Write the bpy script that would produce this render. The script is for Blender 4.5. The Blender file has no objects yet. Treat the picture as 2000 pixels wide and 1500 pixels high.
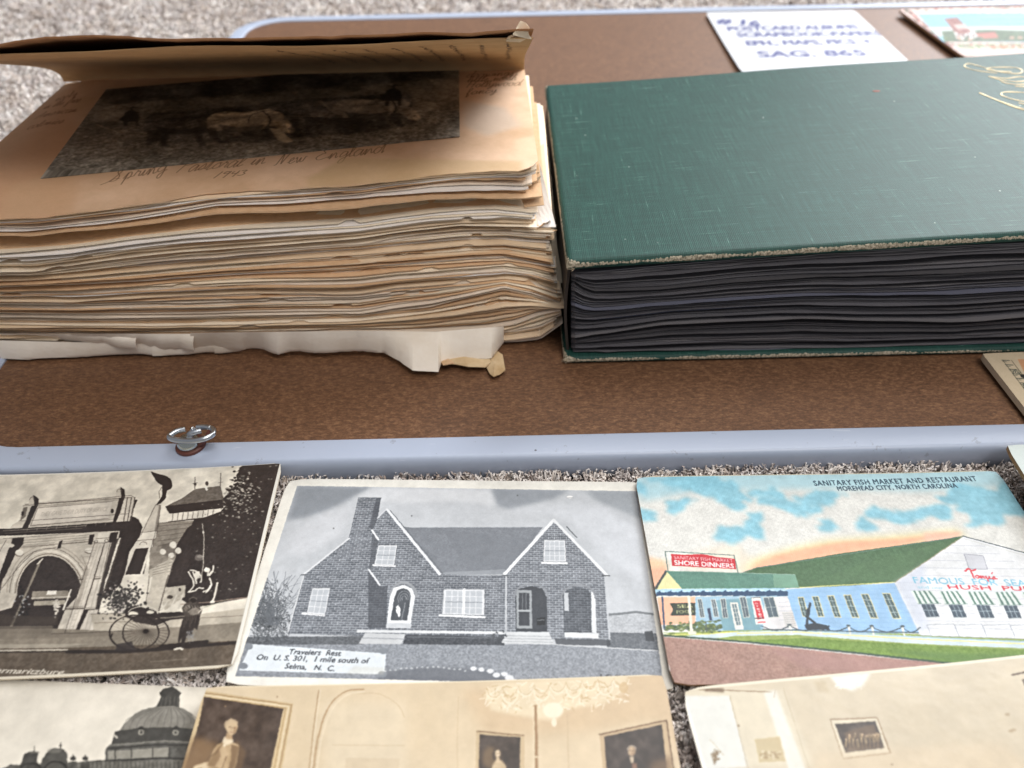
import bpy, math, random
import numpy as np
from mathutils import Matrix, Vector

rng = np.random.default_rng(7)
random.seed(7)
S = bpy.context.scene
COL = S.collection

# ------------------------------------------------------------------ camera
FPX, PITCH, ROLL, CAMH = 1649.86, 0.6853286, -0.0228681, 0.240067
cp, sp = math.cos(PITCH), math.sin(PITCH)
FWD = np.array([0, cp, -sp]); R0 = np.array([1.0, 0, 0]); U0 = np.cross(R0, FWD)
RGT = math.cos(ROLL) * R0 + math.sin(ROLL) * U0
UPV = -math.sin(ROLL) * R0 + math.cos(ROLL) * U0
cam_d = bpy.data.cameras.new("camera")
cam = bpy.data.objects.new("camera", cam_d)
COL.objects.link(cam)
cam.matrix_world = Matrix(((RGT[0], UPV[0], -FWD[0], 0), (RGT[1], UPV[1], -FWD[1], 0),
                           (RGT[2], UPV[2], -FWD[2], CAMH), (0, 0, 0, 1)))
cam_d.sensor_width = 36
cam_d.lens = FPX / 2000 * 36
cam_d.clip_start = 0.01
cam_d.clip_end = 50
cam_d.dof.use_dof = True
cam_d.dof.focus_distance = 0.325
cam_d.dof.aperture_fstop = cam_d.lens / 2.8
S.camera = cam

# ------------------------------------------------------------------ light: room daylight + one window behind and to the right + two added fills
w = bpy.data.worlds.new("World"); S.world = w; w.use_nodes = True
bg = w.node_tree.nodes["Background"]
bg.inputs[0].default_value = (0.94, 0.95, 1.0, 1)
bg.inputs[1].default_value = 0.25
def area(name, loc, target, sx, sy, power, color):
    d = bpy.data.lights.new(name, 'AREA'); d.shape = 'RECTANGLE'; d.size = sx; d.size_y = sy
    d.energy = power; d.color = color
    o = bpy.data.objects.new(name, d); COL.objects.link(o)
    o.location = loc
    o.rotation_euler = (Vector(target) - Vector(loc)).to_track_quat('-Z', 'Y').to_euler()
    return o
area("window_light", (2.3, 3.0, 2.1), (0.0, 0.35, 0.0), 1.8, 1.5, 215, (0.95, 0.97, 1.0))
area("overhead_fill", (0.35, 1.0, 2.2), (0.0, 0.35, 0.0), 1.5, 1.2, 22, (1.0, 0.97, 0.92))  # added overhead area standing in for ceiling bounce, not a fitted lamp
area("front_fill", (0.7, -0.75, 2.2), (0.0, 0.35, 0.0), 1.1, 1.1, 27, (1.0, 0.94, 0.88))  # added fill from the front, brightens the page edges facing the camera
S.view_settings.view_transform = 'Standard'
S.view_settings.look = 'None'
S.view_settings.exposure = 0.15
S.view_settings.gamma = 1.0

# ------------------------------------------------------------------ pixel -> place
def ray(px, py):
    return FWD + RGT * ((px - 1000) / FPX) - UPV * ((py - 750) / FPX)
def at(px, py, z):
    d = ray(px, py); t = (z - CAMH) / d[2]
    return np.array([d[0] * t, d[1] * t, z])
def at_y(px, py, y):
    d = ray(px, py); t = y / d[1]
    return np.array([d[0] * t, y, CAMH + d[2] * t])
def proj(P):
    d = np.asarray(P, float) - np.array([0, 0, CAMH]); q = d @ FWD
    return 1000 + FPX * (d @ RGT) / q, 750 - FPX * (d @ UPV) / q

# ------------------------------------------------------------------ helpers
def s2l(c):
    c = np.asarray(c, float) / 255.0
    return np.where(c <= 0.04045, c / 12.92, ((c + 0.055) / 1.055) ** 2.4)
def rgba(c): return tuple(float(v) for v in s2l(c)) + (1,)

def mesh(name, V, F, mat=None, parent=None, uv=None, smooth=False, attrs=None):
    me = bpy.data.meshes.new(name)
    V = np.asarray(V, float).reshape(-1, 3)
    me.from_pydata(V.tolist(), [], [tuple(int(i) for i in f) for f in F])
    if smooth:
        me.polygons.foreach_set("use_smooth", [True] * len(me.polygons)); me.set_sharp_from_angle(angle=math.radians(42))
    if uv is not None:
        l = me.uv_layers.new(name="UVMap")
        idx = np.zeros(len(me.loops), dtype=np.int32); me.loops.foreach_get("vertex_index", idx)
        l.data.foreach_set("uv", np.asarray(uv, np.float32)[idx].ravel())
    for k, a in (attrs or {}).items():
        at_ = me.attributes.new(k, 'FLOAT', 'POINT'); at_.data.foreach_set("value", np.asarray(a, np.float32))
    if mat: me.materials.append(mat)
    me.update()
    o = bpy.data.objects.new(name, me); COL.objects.link(o)
    if parent: o.parent = parent
    return o
def empty(name, loc=(0, 0, 0)):
    # the parts are written in world coordinates, so the empty keeps its parts in place by the inverse
    o = bpy.data.objects.new(name, None); COL.objects.link(o); o.location = loc; o.empty_display_size = 0.02
    return o
def adopt(root):
    inv = Matrix.Translation(-Vector(root.location))
    for ch in root.children: ch.matrix_parent_inverse = inv
def tag(o, label, cat, group=None, kind=None):
    if label: o["label"] = label
    if cat: o["category"] = cat
    if group: o["group"] = group
    if kind: o["kind"] = kind
    return o

def grid_solid(nu, nv, top, bot, flip=False):
    """top, bot: arrays (nv, nu, 3). returns V, F (closed sheet)"""
    V = np.concatenate([top.reshape(-1, 3), bot.reshape(-1, 3)])
    n = nu * nv; F = []
    for j in range(nv - 1):
        for i in range(nu - 1):
            a = j * nu + i
            F.append((a, a + 1, a + nu + 1, a + nu))
            F.append((n + a, n + a + nu, n + a + nu + 1, n + a + 1))
    for i in range(nu - 1):
        a = i; F.append((a, n + a, n + a + 1, a + 1))
        a = (nv - 1) * nu + i; F.append((a, a + 1, n + a + 1, n + a))
    for j in range(nv - 1):
        a = j * nu; F.append((a, a + nu, n + a + nu, n + a))
        a = j * nu + nu - 1; F.append((a, n + a, n + a + nu, a + nu))
    return V, F

def smooth1(n, k, amp, r=None):
    """smooth random curve of n samples with about k bumps"""
    r = r or rng
    kn = r.normal(0, 1, k + 3); x = np.linspace(0, k, n); i = np.floor(x).astype(int); f = x - i
    f = f * f * (3 - 2 * f)
    return amp * (kn[i] * (1 - f) + kn[i + 1] * f)

# ---- materials
class NT:
    def __init__(s, name):
        s.m = bpy.data.materials.new(name); s.m.use_nodes = True; s.t = s.m.node_tree
        s.b = s.t.nodes["Principled BSDF"]
    def n(s, typ, **kw):
        x = s.t.nodes.new(typ)
        for k, v in kw.items():
            if k in x.inputs.keys(): x.inputs[k].default_value = v
            else: setattr(x, k, v)
        return x
    def l(s, a, b): s.t.links.new(a, b)
    def coord(s, scale=(1, 1, 1), out="Object"):
        c = s.n("ShaderNodeTexCoord"); m = s.n("ShaderNodeMapping"); m.inputs["Scale"].default_value = scale
        s.l(c.outputs[out], m.inputs[0]); return m.outputs[0]
    def noise(s, vec, scale, detail=3, rough=0.6):
        x = s.n("ShaderNodeTexNoise"); x.inputs["Scale"].default_value = scale
        x.inputs["Detail"].default_value = detail; x.inputs["Roughness"].default_value = rough
        s.l(vec, x.inputs["Vector"]); return x.outputs["Fac"]
    def ramp(s, fac, stops):
        r = s.n("ShaderNodeValToRGB"); e = r.color_ramp.elements
        while len(e) < len(stops): e.new(0.5)
        for i, (p, c) in enumerate(stops):
            e[i].position = p; e[i].color = c if len(c) == 4 else rgba(c)
        s.l(fac, r.inputs[0]); return r.outputs[0]
    def mix(s, fac, a, b, mode='MIX'):
        x = s.n("ShaderNodeMix", data_type='RGBA', blend_type=mode)
        for v, sock in ((fac, x.inputs[0]), (a, x.inputs[6]), (b, x.inputs[7])):
            if isinstance(v, (int, float)): sock.default_value = v
            elif isinstance(v, tuple): sock.default_value = v if len(v) == 4 else rgba(v)
            else: s.l(v, sock)
        return x.outputs[2]
    def math(s, op, a, b=0.0):
        x = s.n("ShaderNodeMath", operation=op)
        for v, sock in ((a, x.inputs[0]), (b, x.inputs[1])):
            if isinstance(v, (int, float)): sock.default_value = v
            else: s.l(v, sock)
        return x.outputs[0]
    def bump(s, h, strength, dist):
        x = s.n("ShaderNodeBump"); x.inputs["Strength"].default_value = strength; x.inputs["Distance"].default_value = dist
        s.l(h, x.inputs["Height"]); s.l(x.outputs[0], s.b.inputs["Normal"])
    def set(s, **kw):
        for k, v in kw.items():
            k = k.replace("_", " ").title().replace("Ior", "IOR")
            i = s.b.inputs[k]
            if isinstance(v, (int, float)): i.default_value = v
            elif isinstance(v, tuple): i.default_value = v if len(v) == 4 else rgba(v)
            else: s.l(v, i)
        return s.m

def paper_mat(name, c1, c2, rough=0.85, scale=90):
    t = NT(name); v = t.coord()
    n = t.noise(v, scale, 4, 0.65); n2 = t.noise(v, 14, 2, 0.5)
    oi = t.n("ShaderNodeObjectInfo")
    c = t.ramp(n, [(0.3, c1), (0.7, c2)])
    f = t.math('MULTIPLY_ADD', oi.outputs["Random"], 0.22); f.node.inputs[2].default_value = 0.88
    hs = t.n("ShaderNodeHueSaturation"); t.l(c, hs.inputs["Color"]); t.l(f, hs.inputs["Value"])
    c = t.mix(t.math('MULTIPLY', n2, 0.35), hs.outputs[0], tuple(int(x * .86) for x in c1))
    t.bump(t.noise(v, 900, 3), 0.25, 0.0003)
    t.set(base_color=c, roughness=rough)
    return t.m
def plain(name, c, rough=0.5, metal=0.0, spec=0.5):
    t = NT(name); v = t.coord(); n = t.noise(v, 60, 3)
    col = t.mix(t.math('MULTIPLY', n, 0.35), c, tuple(int(x * .72) for x in c))
    t.set(base_color=col, roughness=rough, metallic=metal)
    return t.m

# ------------------------------------------------------------------ printing press: flat print drawn by polygons and strokes
def boxblur(a, r):
    r = int(max(1, r))
    for ax in (0, 1):
        p = np.pad(a, [(r + 1, r) if i == ax else (0, 0) for i in range(a.ndim)], mode='edge')
        cs = np.cumsum(p, axis=ax)
        n = a.shape[ax]
        a = (np.take(cs, range(2 * r + 1, 2 * r + 1 + n), axis=ax) - np.take(cs, range(0, n), axis=ax)) / (2 * r + 1)
    return a
def field(h, w_, cell, r=rng):
    gh, gw = int(h / cell) + 3, int(w_ / cell) + 3
    g = r.random((gh, gw)); y = np.arange(h) / cell; x = np.arange(w_) / cell
    yi = y.astype(int); xi = x.astype(int); fy = (y - yi)[:, None]; fx = (x - xi)[None]
    fy = fy * fy * (3 - 2 * fy); fx = fx * fx * (3 - 2 * fx)
    a = g[yi][:, xi]; b = g[yi][:, xi + 1]; c = g[yi + 1][:, xi]; d = g[yi + 1][:, xi + 1]
    return (a * (1 - fx) + b * fx) * (1 - fy) + (c * (1 - fx) + d * fx) * fy
def fbm(h, w_, cell, octs=4):
    o = np.zeros((h, w_)); a = 1; s = 0
    for _ in range(octs):
        o += a * field(h, w_, max(cell, 1.0)); s += a; a *= .55; cell /= 2.1
    return np.clip((o / s - .5) * 1.9 + .5, 0, 1)

class Print:
    """a sheet lying at P0 with unit directions ex (along), ey (down); w, h in metres"""
    def __init__(s, P0, ex, ey, wm, hm, z, base, ppm=9000):
        s.P0, s.ex, s.ey, s.wm, s.hm, s.z, s.ppm = np.array(P0, float), np.array(ex, float), np.array(ey, float), wm, hm, z, ppm
        s.W, s.H = int(wm * ppm), int(hm * ppm)
        s.a = np.empty((s.H, s.W, 3)); s.a[:] = np.array(base, float)
        s.crop(0, 0, 1)
    def crop(s, ox, oy, k):
        s.ox, s.oy, s.k = ox, oy, k
        cx = proj(s.P0 + s.ex * s.wm / 2 + s.ey * s.hm / 2)
        p, q = at(cx[0], cx[1], s.z), at(cx[0] + 10, cx[1], s.z)
        s.px = np.linalg.norm(p - q) / 10 * s.ppm / k       # canvas px per crop unit, across
    def M(s, pts):
        out = []
        for x, y in pts:
            p = at(s.ox + x / s.k, s.oy + y / s.k, s.z) - s.P0
            out.append((p @ s.ex * s.ppm, p @ s.ey * s.ppm))
        return np.array(out)
    def _poly(s, P, SS=3):
        x0, y0 = np.floor(P.min(0)).astype(int) - 1; x1, y1 = np.ceil(P.max(0)).astype(int) + 1
        x0, y0, x1, y1 = max(x0, 0), max(y0, 0), min(x1, s.W), min(y1, s.H)
        if x1 <= x0 or y1 <= y0: return None
        rows = (np.arange((y1 - y0) * SS) + .5) / SS + y0
        A = P; B = np.roll(P, -1, 0)
        ya, yb = A[:, 1][:, None], B[:, 1][:, None]
        hit = ((ya <= rows) & (yb > rows)) | ((yb <= rows) & (ya > rows))
        with np.errstate(divide='ignore', invalid='ignore'):
            X = A[:, 0][:, None] + (rows - ya) * (B[:, 0] - A[:, 0])[:, None] / (yb - ya)
        X = np.where(hit, X, 1e9); X = np.sort(X, axis=0)
        n = int(hit.sum(0).max()); j = np.arange(x0, x1)[None]
        cov = np.zeros((len(rows), x1 - x0))
        for k in range(0, n - n % 2, 2):
            a, b = np.minimum(X[k], 1e6)[:, None], np.minimum(X[k + 1], 1e6)[:, None]
            cov += np.clip(b - j, 0, 1) - np.clip(a - j, 0, 1)
        return x0, y0, cov.reshape(y1 - y0, SS, -1).mean(1)
    def put(s, box, color, alpha=1.0, tex=None):
        if box is None: return
        x0, y0, m = box; h, w_ = m.shape
        c = np.array(color, float)
        if tex is not None: c = c + tex[y0:y0 + h, x0:x0 + w_, None] if tex.ndim == 2 else tex[y0:y0 + h, x0:x0 + w_]
        al = (m * alpha)[..., None]
        s.a[y0:y0 + h, x0:x0 + w_] = s.a[y0:y0 + h, x0:x0 + w_] * (1 - al) + c * al
    def poly(s, pts, color, alpha=1.0, tex=None):
        s.put(s._poly(s.M(pts)), color, alpha, tex); return s
    def soft(s, pts, color, blur, alpha=1.0, tex=None):
        b = s._poly(s.M(pts))
        if b is None: return
        m = np.zeros((s.H, s.W)); x0, y0, c = b; m[y0:y0 + c.shape[0], x0:x0 + c.shape[1]] = c
        r = blur * s.px
        m = boxblur(boxblur(m, r), r)
        s.put((0, 0, m), color, alpha, tex)
    def ell(s, cx, cy, rx, ry, color, alpha=1.0, blur=0, tex=None, a0=0, a1=360, n=28):
        pts = [(cx + rx * math.cos(math.radians(a)), cy + ry * math.sin(math.radians(a))) for a in np.linspace(a0, a1, n)]
        (s.soft(pts, color, blur, alpha, tex) if blur else s.poly(pts, color, alpha, tex))
    def _stroke(s, P, wpx):
        x0, y0 = np.floor(P.min(0) - wpx - 2).astype(int); x1, y1 = np.ceil(P.max(0) + wpx + 2).astype(int)
        x0, y0, x1, y1 = max(x0, 0), max(y0, 0), min(x1, s.W), min(y1, s.H)
        if x1 <= x0 or y1 <= y0: return None
        m = np.zeros((y1 - y0, x1 - x0))
        for a, b in zip(P[:-1], P[1:]):
            u0, v0 = np.floor(np.minimum(a, b) - wpx - 2).astype(int); u1, v1 = np.ceil(np.maximum(a, b) + wpx + 2).astype(int)
            u0, v0, u1, v1 = max(u0, x0), max(v0, y0), min(u1, x1), min(v1, y1)
            if u1 <= u0 or v1 <= v0: continue
            X = np.arange(u0, u1)[None] + .5; Y = np.arange(v0, v1)[:, None] + .5
            d = b - a; L = max(d @ d, 1e-9); t = np.clip(((X - a[0]) * d[0] + (Y - a[1]) * d[1]) / L, 0, 1)
            D = np.hypot(X - a[0] - t * d[0], Y - a[1] - t * d[1])
            sub = m[v0 - y0:v1 - y0, u0 - x0:u1 - x0]
            np.maximum(sub, np.clip(wpx / 2 + .5 - D, 0, 1) * min(1, wpx), out=sub)
        return x0, y0, m
    def line(s, pts, color, w_, alpha=1.0):
        s.put(s._stroke(s.M(pts), w_ * s.px), color, alpha); return s
    def arc(s, cx, cy, rx, ry, a0, a1, color, w_, alpha=1.0, n=20):
        s.line([(cx + rx * math.cos(math.radians(a)), cy + ry * math.sin(math.radians(a))) for a in np.linspace(a0, a1, n)], color, w_, alpha)
    def text(s, string, start, end, height, color, alpha=1.0, slant=0.0, weight=0.0, spacing=1.0, squeeze=True):
        """type set between two points on the sheet; height of a capital in crop units measured down the sheet"""
        cu = bpy.data.curves.new("type", 'FONT'); cu.body = string; cu.offset = 0; cu.space_character = spacing
        cu.fill_mode = 'FRONT'; cu.resolution_u = 3
        o = bpy.data.objects.new("type", cu); COL.objects.link(o)
        dg = bpy.context.evaluated_depsgraph_get(); me = bpy.data.meshes.new_from_object(o.evaluated_get(dg))
        V = np.array([v.co[:2] for v in me.vertices]); me.calc_loop_triangles()
        T = np.array([t.vertices[:] for t in me.loop_triangles])
        bpy.data.objects.remove(o); bpy.data.curves.remove(cu); bpy.data.meshes.remove(me)
        a, b, c = s.M([start, end, (start[0], start[1] + height)])
        d = (b - a); L = np.hypot(*d); d /= L; nrm = np.array([-d[1], d[0]])
        hh = abs((c - a) @ nrm); wd = V[:, 0].max() - V[:, 0].min()
        X = (V[:, 0] - V[:, 0].min()) / wd * L; Y = V[:, 1] / 0.69 * hh
        P = a + np.outer(X + Y * slant, d) - np.outer(Y, nrm)
        SS = 3
        x0, y0 = np.floor(P.min(0)).astype(int) - 1; x1, y1 = np.ceil(P.max(0)).astype(int) + 1
        x0, y0, x1, y1 = max(x0, 0), max(y0, 0), min(x1, s.W), min(y1, s.H)
        if x1 <= x0 or y1 <= y0: return
        m = np.zeros(((y1 - y0) * SS, (x1 - x0) * SS), bool)
        Q = (P - (x0, y0)) * SS
        for t in T:
            q = Q[t]; lo = np.floor(q.min(0)).astype(int); hi = np.ceil(q.max(0)).astype(int)
            lo = np.maximum(lo, 0); hi = np.minimum(hi, (m.shape[1], m.shape[0]))
            if (hi <= lo).any(): continue
            X_ = np.arange(lo[0], hi[0])[None] + .5; Y_ = np.arange(lo[1], hi[1])[:, None] + .5
            e = [(q[(i + 1) % 3, 0] - q[i, 0]) * (Y_ - q[i, 1]) - (q[(i + 1) % 3, 1] - q[i, 1]) * (X_ - q[i, 0]) for i in range(3)]
            m[lo[1]:hi[1], lo[0]:hi[0]] |= ((e[0] >= 0) & (e[1] >= 0) & (e[2] >= 0)) | ((e[0] <= 0) & (e[1] <= 0) & (e[2] <= 0))
        nd = int(round(weight * hh / 0.69 * SS))
        for _ in range(nd):
            q = m.copy(); q[:, 1:] |= m[:, :-1]; q[:, :-1] |= m[:, 1:]; q[1:] |= m[:-1]; q[:-1] |= m[1:]; m = q
        cov = m.reshape(y1 - y0, SS, x1 - x0, SS).mean((1, 3))
        s.put((x0, y0, cov), color, alpha)
    def hand(s, string, start, end, height, color, w_=1.6, alpha=0.85, jit=0.02, slant=0.35):
        """handwriting between two points"""
        pen = 0.0; strokes = []
        for ch in string:
            if ch == ' ': pen += .5; continue
            adv, sts = GLY.get(ch, GLY.get(ch.lower(), (.5, [[(0, 0), (.4, .5)]])))
            for st in sts:
                st = catmull([(x + pen + rng.normal(0, jit), y + rng.normal(0, jit)) for x, y in st])
                strokes.append(st)
            pen += adv
        a, b, c = s.M([start, end, (start[0], start[1] + height)])
        d = b - a; L = np.hypot(*d); d /= L; nrm = np.array([-d[1], d[0]]); hh = abs((c - a) @ nrm)
        for st in strokes:
            P = np.array([a + d * (x / pen * L + y * hh * slant) - nrm * (y * hh) for x, y in st])
            s.put(s._stroke(P, w_ * s.px), color, alpha)
    def grain(s, amt, cell=1.0):
        s.a += (rng.random((s.H, s.W, 1)) - .5) * amt
        s.a += (fbm(s.H, s.W, 14, 3)[..., None] - .5) * amt * .35
    def finish(s, wob=1.6, blur=1, tone=.10, grain=10):
        """the look of an old print: edges that wander, a little ink spread, uneven tone, grain"""
        yy, xx = np.mgrid[0:s.H, 0:s.W]
        dx = (fbm(s.H, s.W, 7, 3) - .5) * 2 * wob; dy = (fbm(s.H, s.W, 7, 3) - .5) * 2 * wob
        s.a = s.a[np.clip(yy + dy, 0, s.H - 1).astype(int), np.clip(xx + dx, 0, s.W - 1).astype(int)]
        if blur: s.a = s.a * .4 + boxblur(s.a, blur) * .6
        s.a = s.a + (s.a - boxblur(s.a, 14)) * .18          # edge contrast of a photographic print
        s.a *= 1 + (fbm(s.H, s.W, 34, 5)[..., None] - .5) * tone * 2
        s.grain(grain)
    def image(s, name):
        im = bpy.data.images.new(name, s.W, s.H, alpha=False)
        buf = np.ones((s.H, s.W, 4), np.float32); buf[..., :3] = np.clip(s.a[::-1], 0, 255) / 255
        im.pixels.foreach_set(buf.ravel()); im.update(); im.pack()
        return im

def catmull(P, k=5):
    if len(P) < 3: return P
    P = [P[0]] + list(P) + [P[-1]]; out = []
    for i in range(1, len(P) - 2):
        p0, p1, p2, p3 = map(np.array, P[i - 1:i + 3])
        for t in np.linspace(0, 1, k, endpoint=False):
            out.append(tuple(.5 * (2 * p1 + (p2 - p0) * t + (2 * p0 - 5 * p1 + 4 * p2 - p3) * t * t + (3 * p1 - p0 - 3 * p2 + p3) * t ** 3)))
    out.append(P[-1]); return out
def G(adv, txt):
    return adv, [[tuple(float(v) for v in p.split(",")) for p in st.split()] for st in txt.split(";")]
GLY = {
 'a': G(.55, ".4,.45 .2,.5 .02,.25 .12,0 .3,.1 .42,.45 .4,.1 .48,0 .58,.12"), 'b': G(.5, "0,.1 .2,.6 .25,1 .12,.9 .1,.2 .2,0 .4,.2 .3,.45 .5,.35"),
 'c': G(.45, ".38,.42 .22,.5 .05,.25 .18,0 .48,.15"), 'd': G(.6, ".4,.42 .2,.5 .02,.25 .12,0 .32,.1 .45,.5 .5,1 .45,.1 .52,0 .62,.12"),
 'e': G(.45, "0,.1 .3,.3 .25,.5 .08,.35 .1,.05 .25,0 .48,.15"), 'f': G(.4, "0,.1 .25,.7 .25,1 .12,.8 .12,-.3 .2,-.4 .25,-.1 .1,.05 .42,.15"),
 'g': G(.5, ".4,.45 .2,.5 .02,.25 .15,.05 .35,.2 .42,.45 .35,-.3 .15,-.4 .2,-.15 .52,.12"), 'h': G(.55, "0,.1 .22,.7 .2,1 .1,.7 .08,0 .2,.4 .35,.45 .36,.05 .55,.12"),
 'i': G(.28, "0,.1 .12,.45 .12,.05 .3,.12;.16,.68 .18,.7"), 'j': G(.3, ".2,.5 .15,-.3 .02,-.35 .3,.12"),
 'k': G(.5, "0,.1 .2,.9 .1,.7 .08,0;.1,.2 .35,.45 .18,.22 .38,0 .5,.1"), 'l': G(.32, "0,.1 .22,.6 .22,1 .1,.85 .1,.1 .18,0 .34,.12"),
 'm': G(.78, "0,.1 .1,.45 .1,0 .22,.42 .32,.42 .34,0 .46,.42 .58,.42 .6,.05 .8,.12"), 'n': G(.55, "0,.1 .1,.45 .1,0 .24,.42 .36,.42 .38,.05 .56,.12"),
 'o': G(.48, ".3,.48 .1,.45 .02,.2 .15,0 .35,.12 .36,.38 .25,.48 .5,.4"), 'p': G(.5, "0,.1 .15,.5 .08,-.4 .15,.35 .3,.48 .4,.25 .25,0 .12,.1 .52,.12"),
 'r': G(.42, "0,.1 .12,.5 .2,.42 .3,.42 .28,.05 .44,.12"), 's': G(.42, "0,.1 .2,.5 .28,.2 .15,0 .05,.08 .44,.12"),
 't': G(.36, "0,.1 .18,.85 .14,.1 .22,0 .38,.12;0,.6 .35,.66"), 'u': G(.55, "0,.35 .08,.45 .08,.1 .2,0 .35,.4 .36,.05 .56,.12"),
 'v': G(.45, "0,.35 .08,.45 .15,0 .35,.42 .48,.4"), 'w': G(.7, "0,.35 .08,.45 .1,.05 .22,0 .32,.4 .36,.05 .52,.08 .58,.42 .72,.4"),
 'y': G(.5, "0,.35 .08,.45 .1,.1 .25,.08 .38,.45 .3,-.3 .12,-.38 .2,-.1 .52,.12"), 'z': G(.45, ".02,.42 .35,.45 .05,0 .45,.08"), 'x': G(.45, "0,.45 .35,0;.35,.45 0,0"),
 'S': G(.75, "-.35,-.05 .1,.1 .5,.7 .45,1 .3,.95 .3,.65 .5,.35 .4,.05 .1,.02 .25,.2 .6,.15"), 'P': G(.7, ".1,0 .25,.95;0,.75 .3,1 .6,.85 .5,.6 .25,.5"),
 'N': G(.85, "-.05,.05 .1,.1 .3,.95 .35,.1 .45,.3 .7,.95 .85,.9"), 'E': G(.7, ".6,.85 .45,1 .2,.85 .35,.6 .2,.55 .02,.25 .2,0 .65,.2"),
 'A': G(.7, "0,0 .4,.95 .5,0;.15,.35 .5,.4"), 'H': G(.7, ".05,.9 .1,0;.5,1 .45,0;.1,.5 .5,.5"),
 '1': G(.35, ".1,-.05 .22,.75"), '9': G(.45, ".35,.65 .15,.75 .08,.5 .3,.5 .36,.7 .25,-.1"), '4': G(.45, ".1,.7 .08,.35 .4,.4;.35,.7 .28,-.05"),
 '3': G(.45, ".08,.7 .3,.75 .2,.42 .38,.25 .2,0 .02,.1"),
}

def card_material(name, img, rough=0.45, coat=0.0, linen=False, spec=0.4, paper=0.82):
    t = NT(name)
    uvn = t.n("ShaderNodeUVMap"); im = t.n("ShaderNodeTexImage"); im.image = img; im.interpolation = 'Cubic'; im.extension = 'EXTEND'
    t.l(uvn.outputs[0], im.inputs[0])
    v = t.coord()
    if linen:
        w1 = t.n("ShaderNodeTexWave", wave_type='BANDS', bands_direction='X'); w1.inputs["Scale"].default_value = 700; w1.inputs["Distortion"].default_value = 1.5
        w2 = t.n("ShaderNodeTexWave", wave_type='BANDS', bands_direction='Y'); w2.inputs["Scale"].default_value = 700; w2.inputs["Distortion"].default_value = 1.5
        t.l(v, w1.inputs[0]); t.l(v, w2.inputs[0])
        t.bump(t.math('ADD', w1.outputs["Fac"], w2.outputs["Fac"]), 0.35, 0.0002)
    else:
        t.bump(t.noise(v, 60, 3), 0.15, 0.002)
    ink = t.mix(1.0, im.outputs[0], tuple([paper, paper, paper * .985, 1]), 'MULTIPLY')      # paper and ink reflect less than the numbers drawn
    t.set(base_color=ink, roughness=t.math('ADD', t.math('MULTIPLY', t.noise(v, 40, 4), 0.15), rough - .07))
    t.b.inputs["Specular IOR Level"].default_value = spec
    return t.m

MAT_CARD_EDGE = paper_mat("aged_card_edge", (205, 190, 165), (225, 212, 190))
MAT_KRAFT_EDGE = paper_mat("brown_card_edge", (150, 112, 76), (176, 138, 98))

def make_card(name, P, warp, edge_mat, mat, th=0.0005, round_r=0.003, z_extra=None):
    """card in the plane of Print P: outline with softly worn corners, own thickness and a light warp"""
    nx, ny = 28, 18
    X = np.linspace(0, P.wm, nx); Y = np.linspace(0, P.hm, ny)
    GX, GY = np.meshgrid(X, Y)
    # pull the four corners in so they are worn round
    for cx in (0, P.wm):
        for cy in (0, P.hm):
            dx, dy = abs(GX - cx), abs(GY - cy); r = round_r
            k = np.clip(1 - (dx + dy) / (r * 1.6), 0, 1) * r * .30
            GX = GX + np.sign(P.wm / 2 - cx) * k; GY = GY + np.sign(P.hm / 2 - cy) * k
    pos = P.P0 + GX[..., None] * P.ex + GY[..., None] * P.ey
    pos[..., 2] += warp(GX / P.wm, GY / P.hm)
    bot = pos.copy(); bot[..., 2] -= th
    V, F = grid_solid(nx, ny, pos, bot, True)
    uv = np.stack([GX / P.wm, 1 - GY / P.hm], -1).reshape(-1, 2)
    uv = np.concatenate([uv, uv])
    o = mesh(name, V, F, mat, uv=uv, smooth=False)
    o.data.materials.append(edge_mat)
    mi = np.zeros(len(o.data.polygons), np.int32)
    nq = (nx - 1) * (ny - 1) * 2
    mi[1:nq:2] = 1; mi[nq:] = 1
    o.data.polygons.foreach_set("material_index", mi)
    for p in o.data.polygons:
        if p.index < nq: p.use_smooth = True
    o.data.set_sharp_from_angle(angle=math.radians(40))
    return o
def frame_of(x, y, th, z, wm=.140, hm=.089):
    c, s_ = math.cos(th), math.sin(th)
    return np.array([x, y, z]), np.array([c, s_, 0]), np.array([s_, -c, 0]), wm, hm

# ================================================================== carpet
def mat_fibre():
    t = NT("carpet_wool")
    a = t.n("ShaderNodeAttribute"); a.attribute_name = "tone"
    h = t.n("ShaderNodeAttribute"); h.attribute_name = "hue"
    c = t.ramp(a.outputs["Fac"], [(0.0, (196, 178, 163)), (0.3, (222, 210, 199)), (0.62, (243, 236, 229)), (1.0, (254, 251, 247))])
    c = t.mix(t.math('MULTIPLY', h.outputs["Fac"], .5), c, (150, 140, 146))
    t.set(base_color=c, roughness=.9)
    return t.m
def mat_carpet_base():
    t = NT("carpet_backing"); v = t.coord()
    n = t.noise(v, 170, 3, .7); n2 = t.noise(v, 20, 2)
    c = t.ramp(n, [(0.35, (96, 82, 72)), (0.5, (150, 136, 124)), (0.65, (205, 195, 185))])
    t.bump(n, 1.0, .004); t.set(base_color=c, roughness=.95)
    return t.m
g = 3.0
carpet = mesh("carpet", [(-g, -1.5, -.010), (g, -1.5, -.010), (g, 5, -.010), (-g, 5, -.010)], [(0, 1, 2, 3)], mat_carpet_base())
tag(carpet, "speckled beige cut pile carpet under everything", "carpet", kind="structure")

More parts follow.
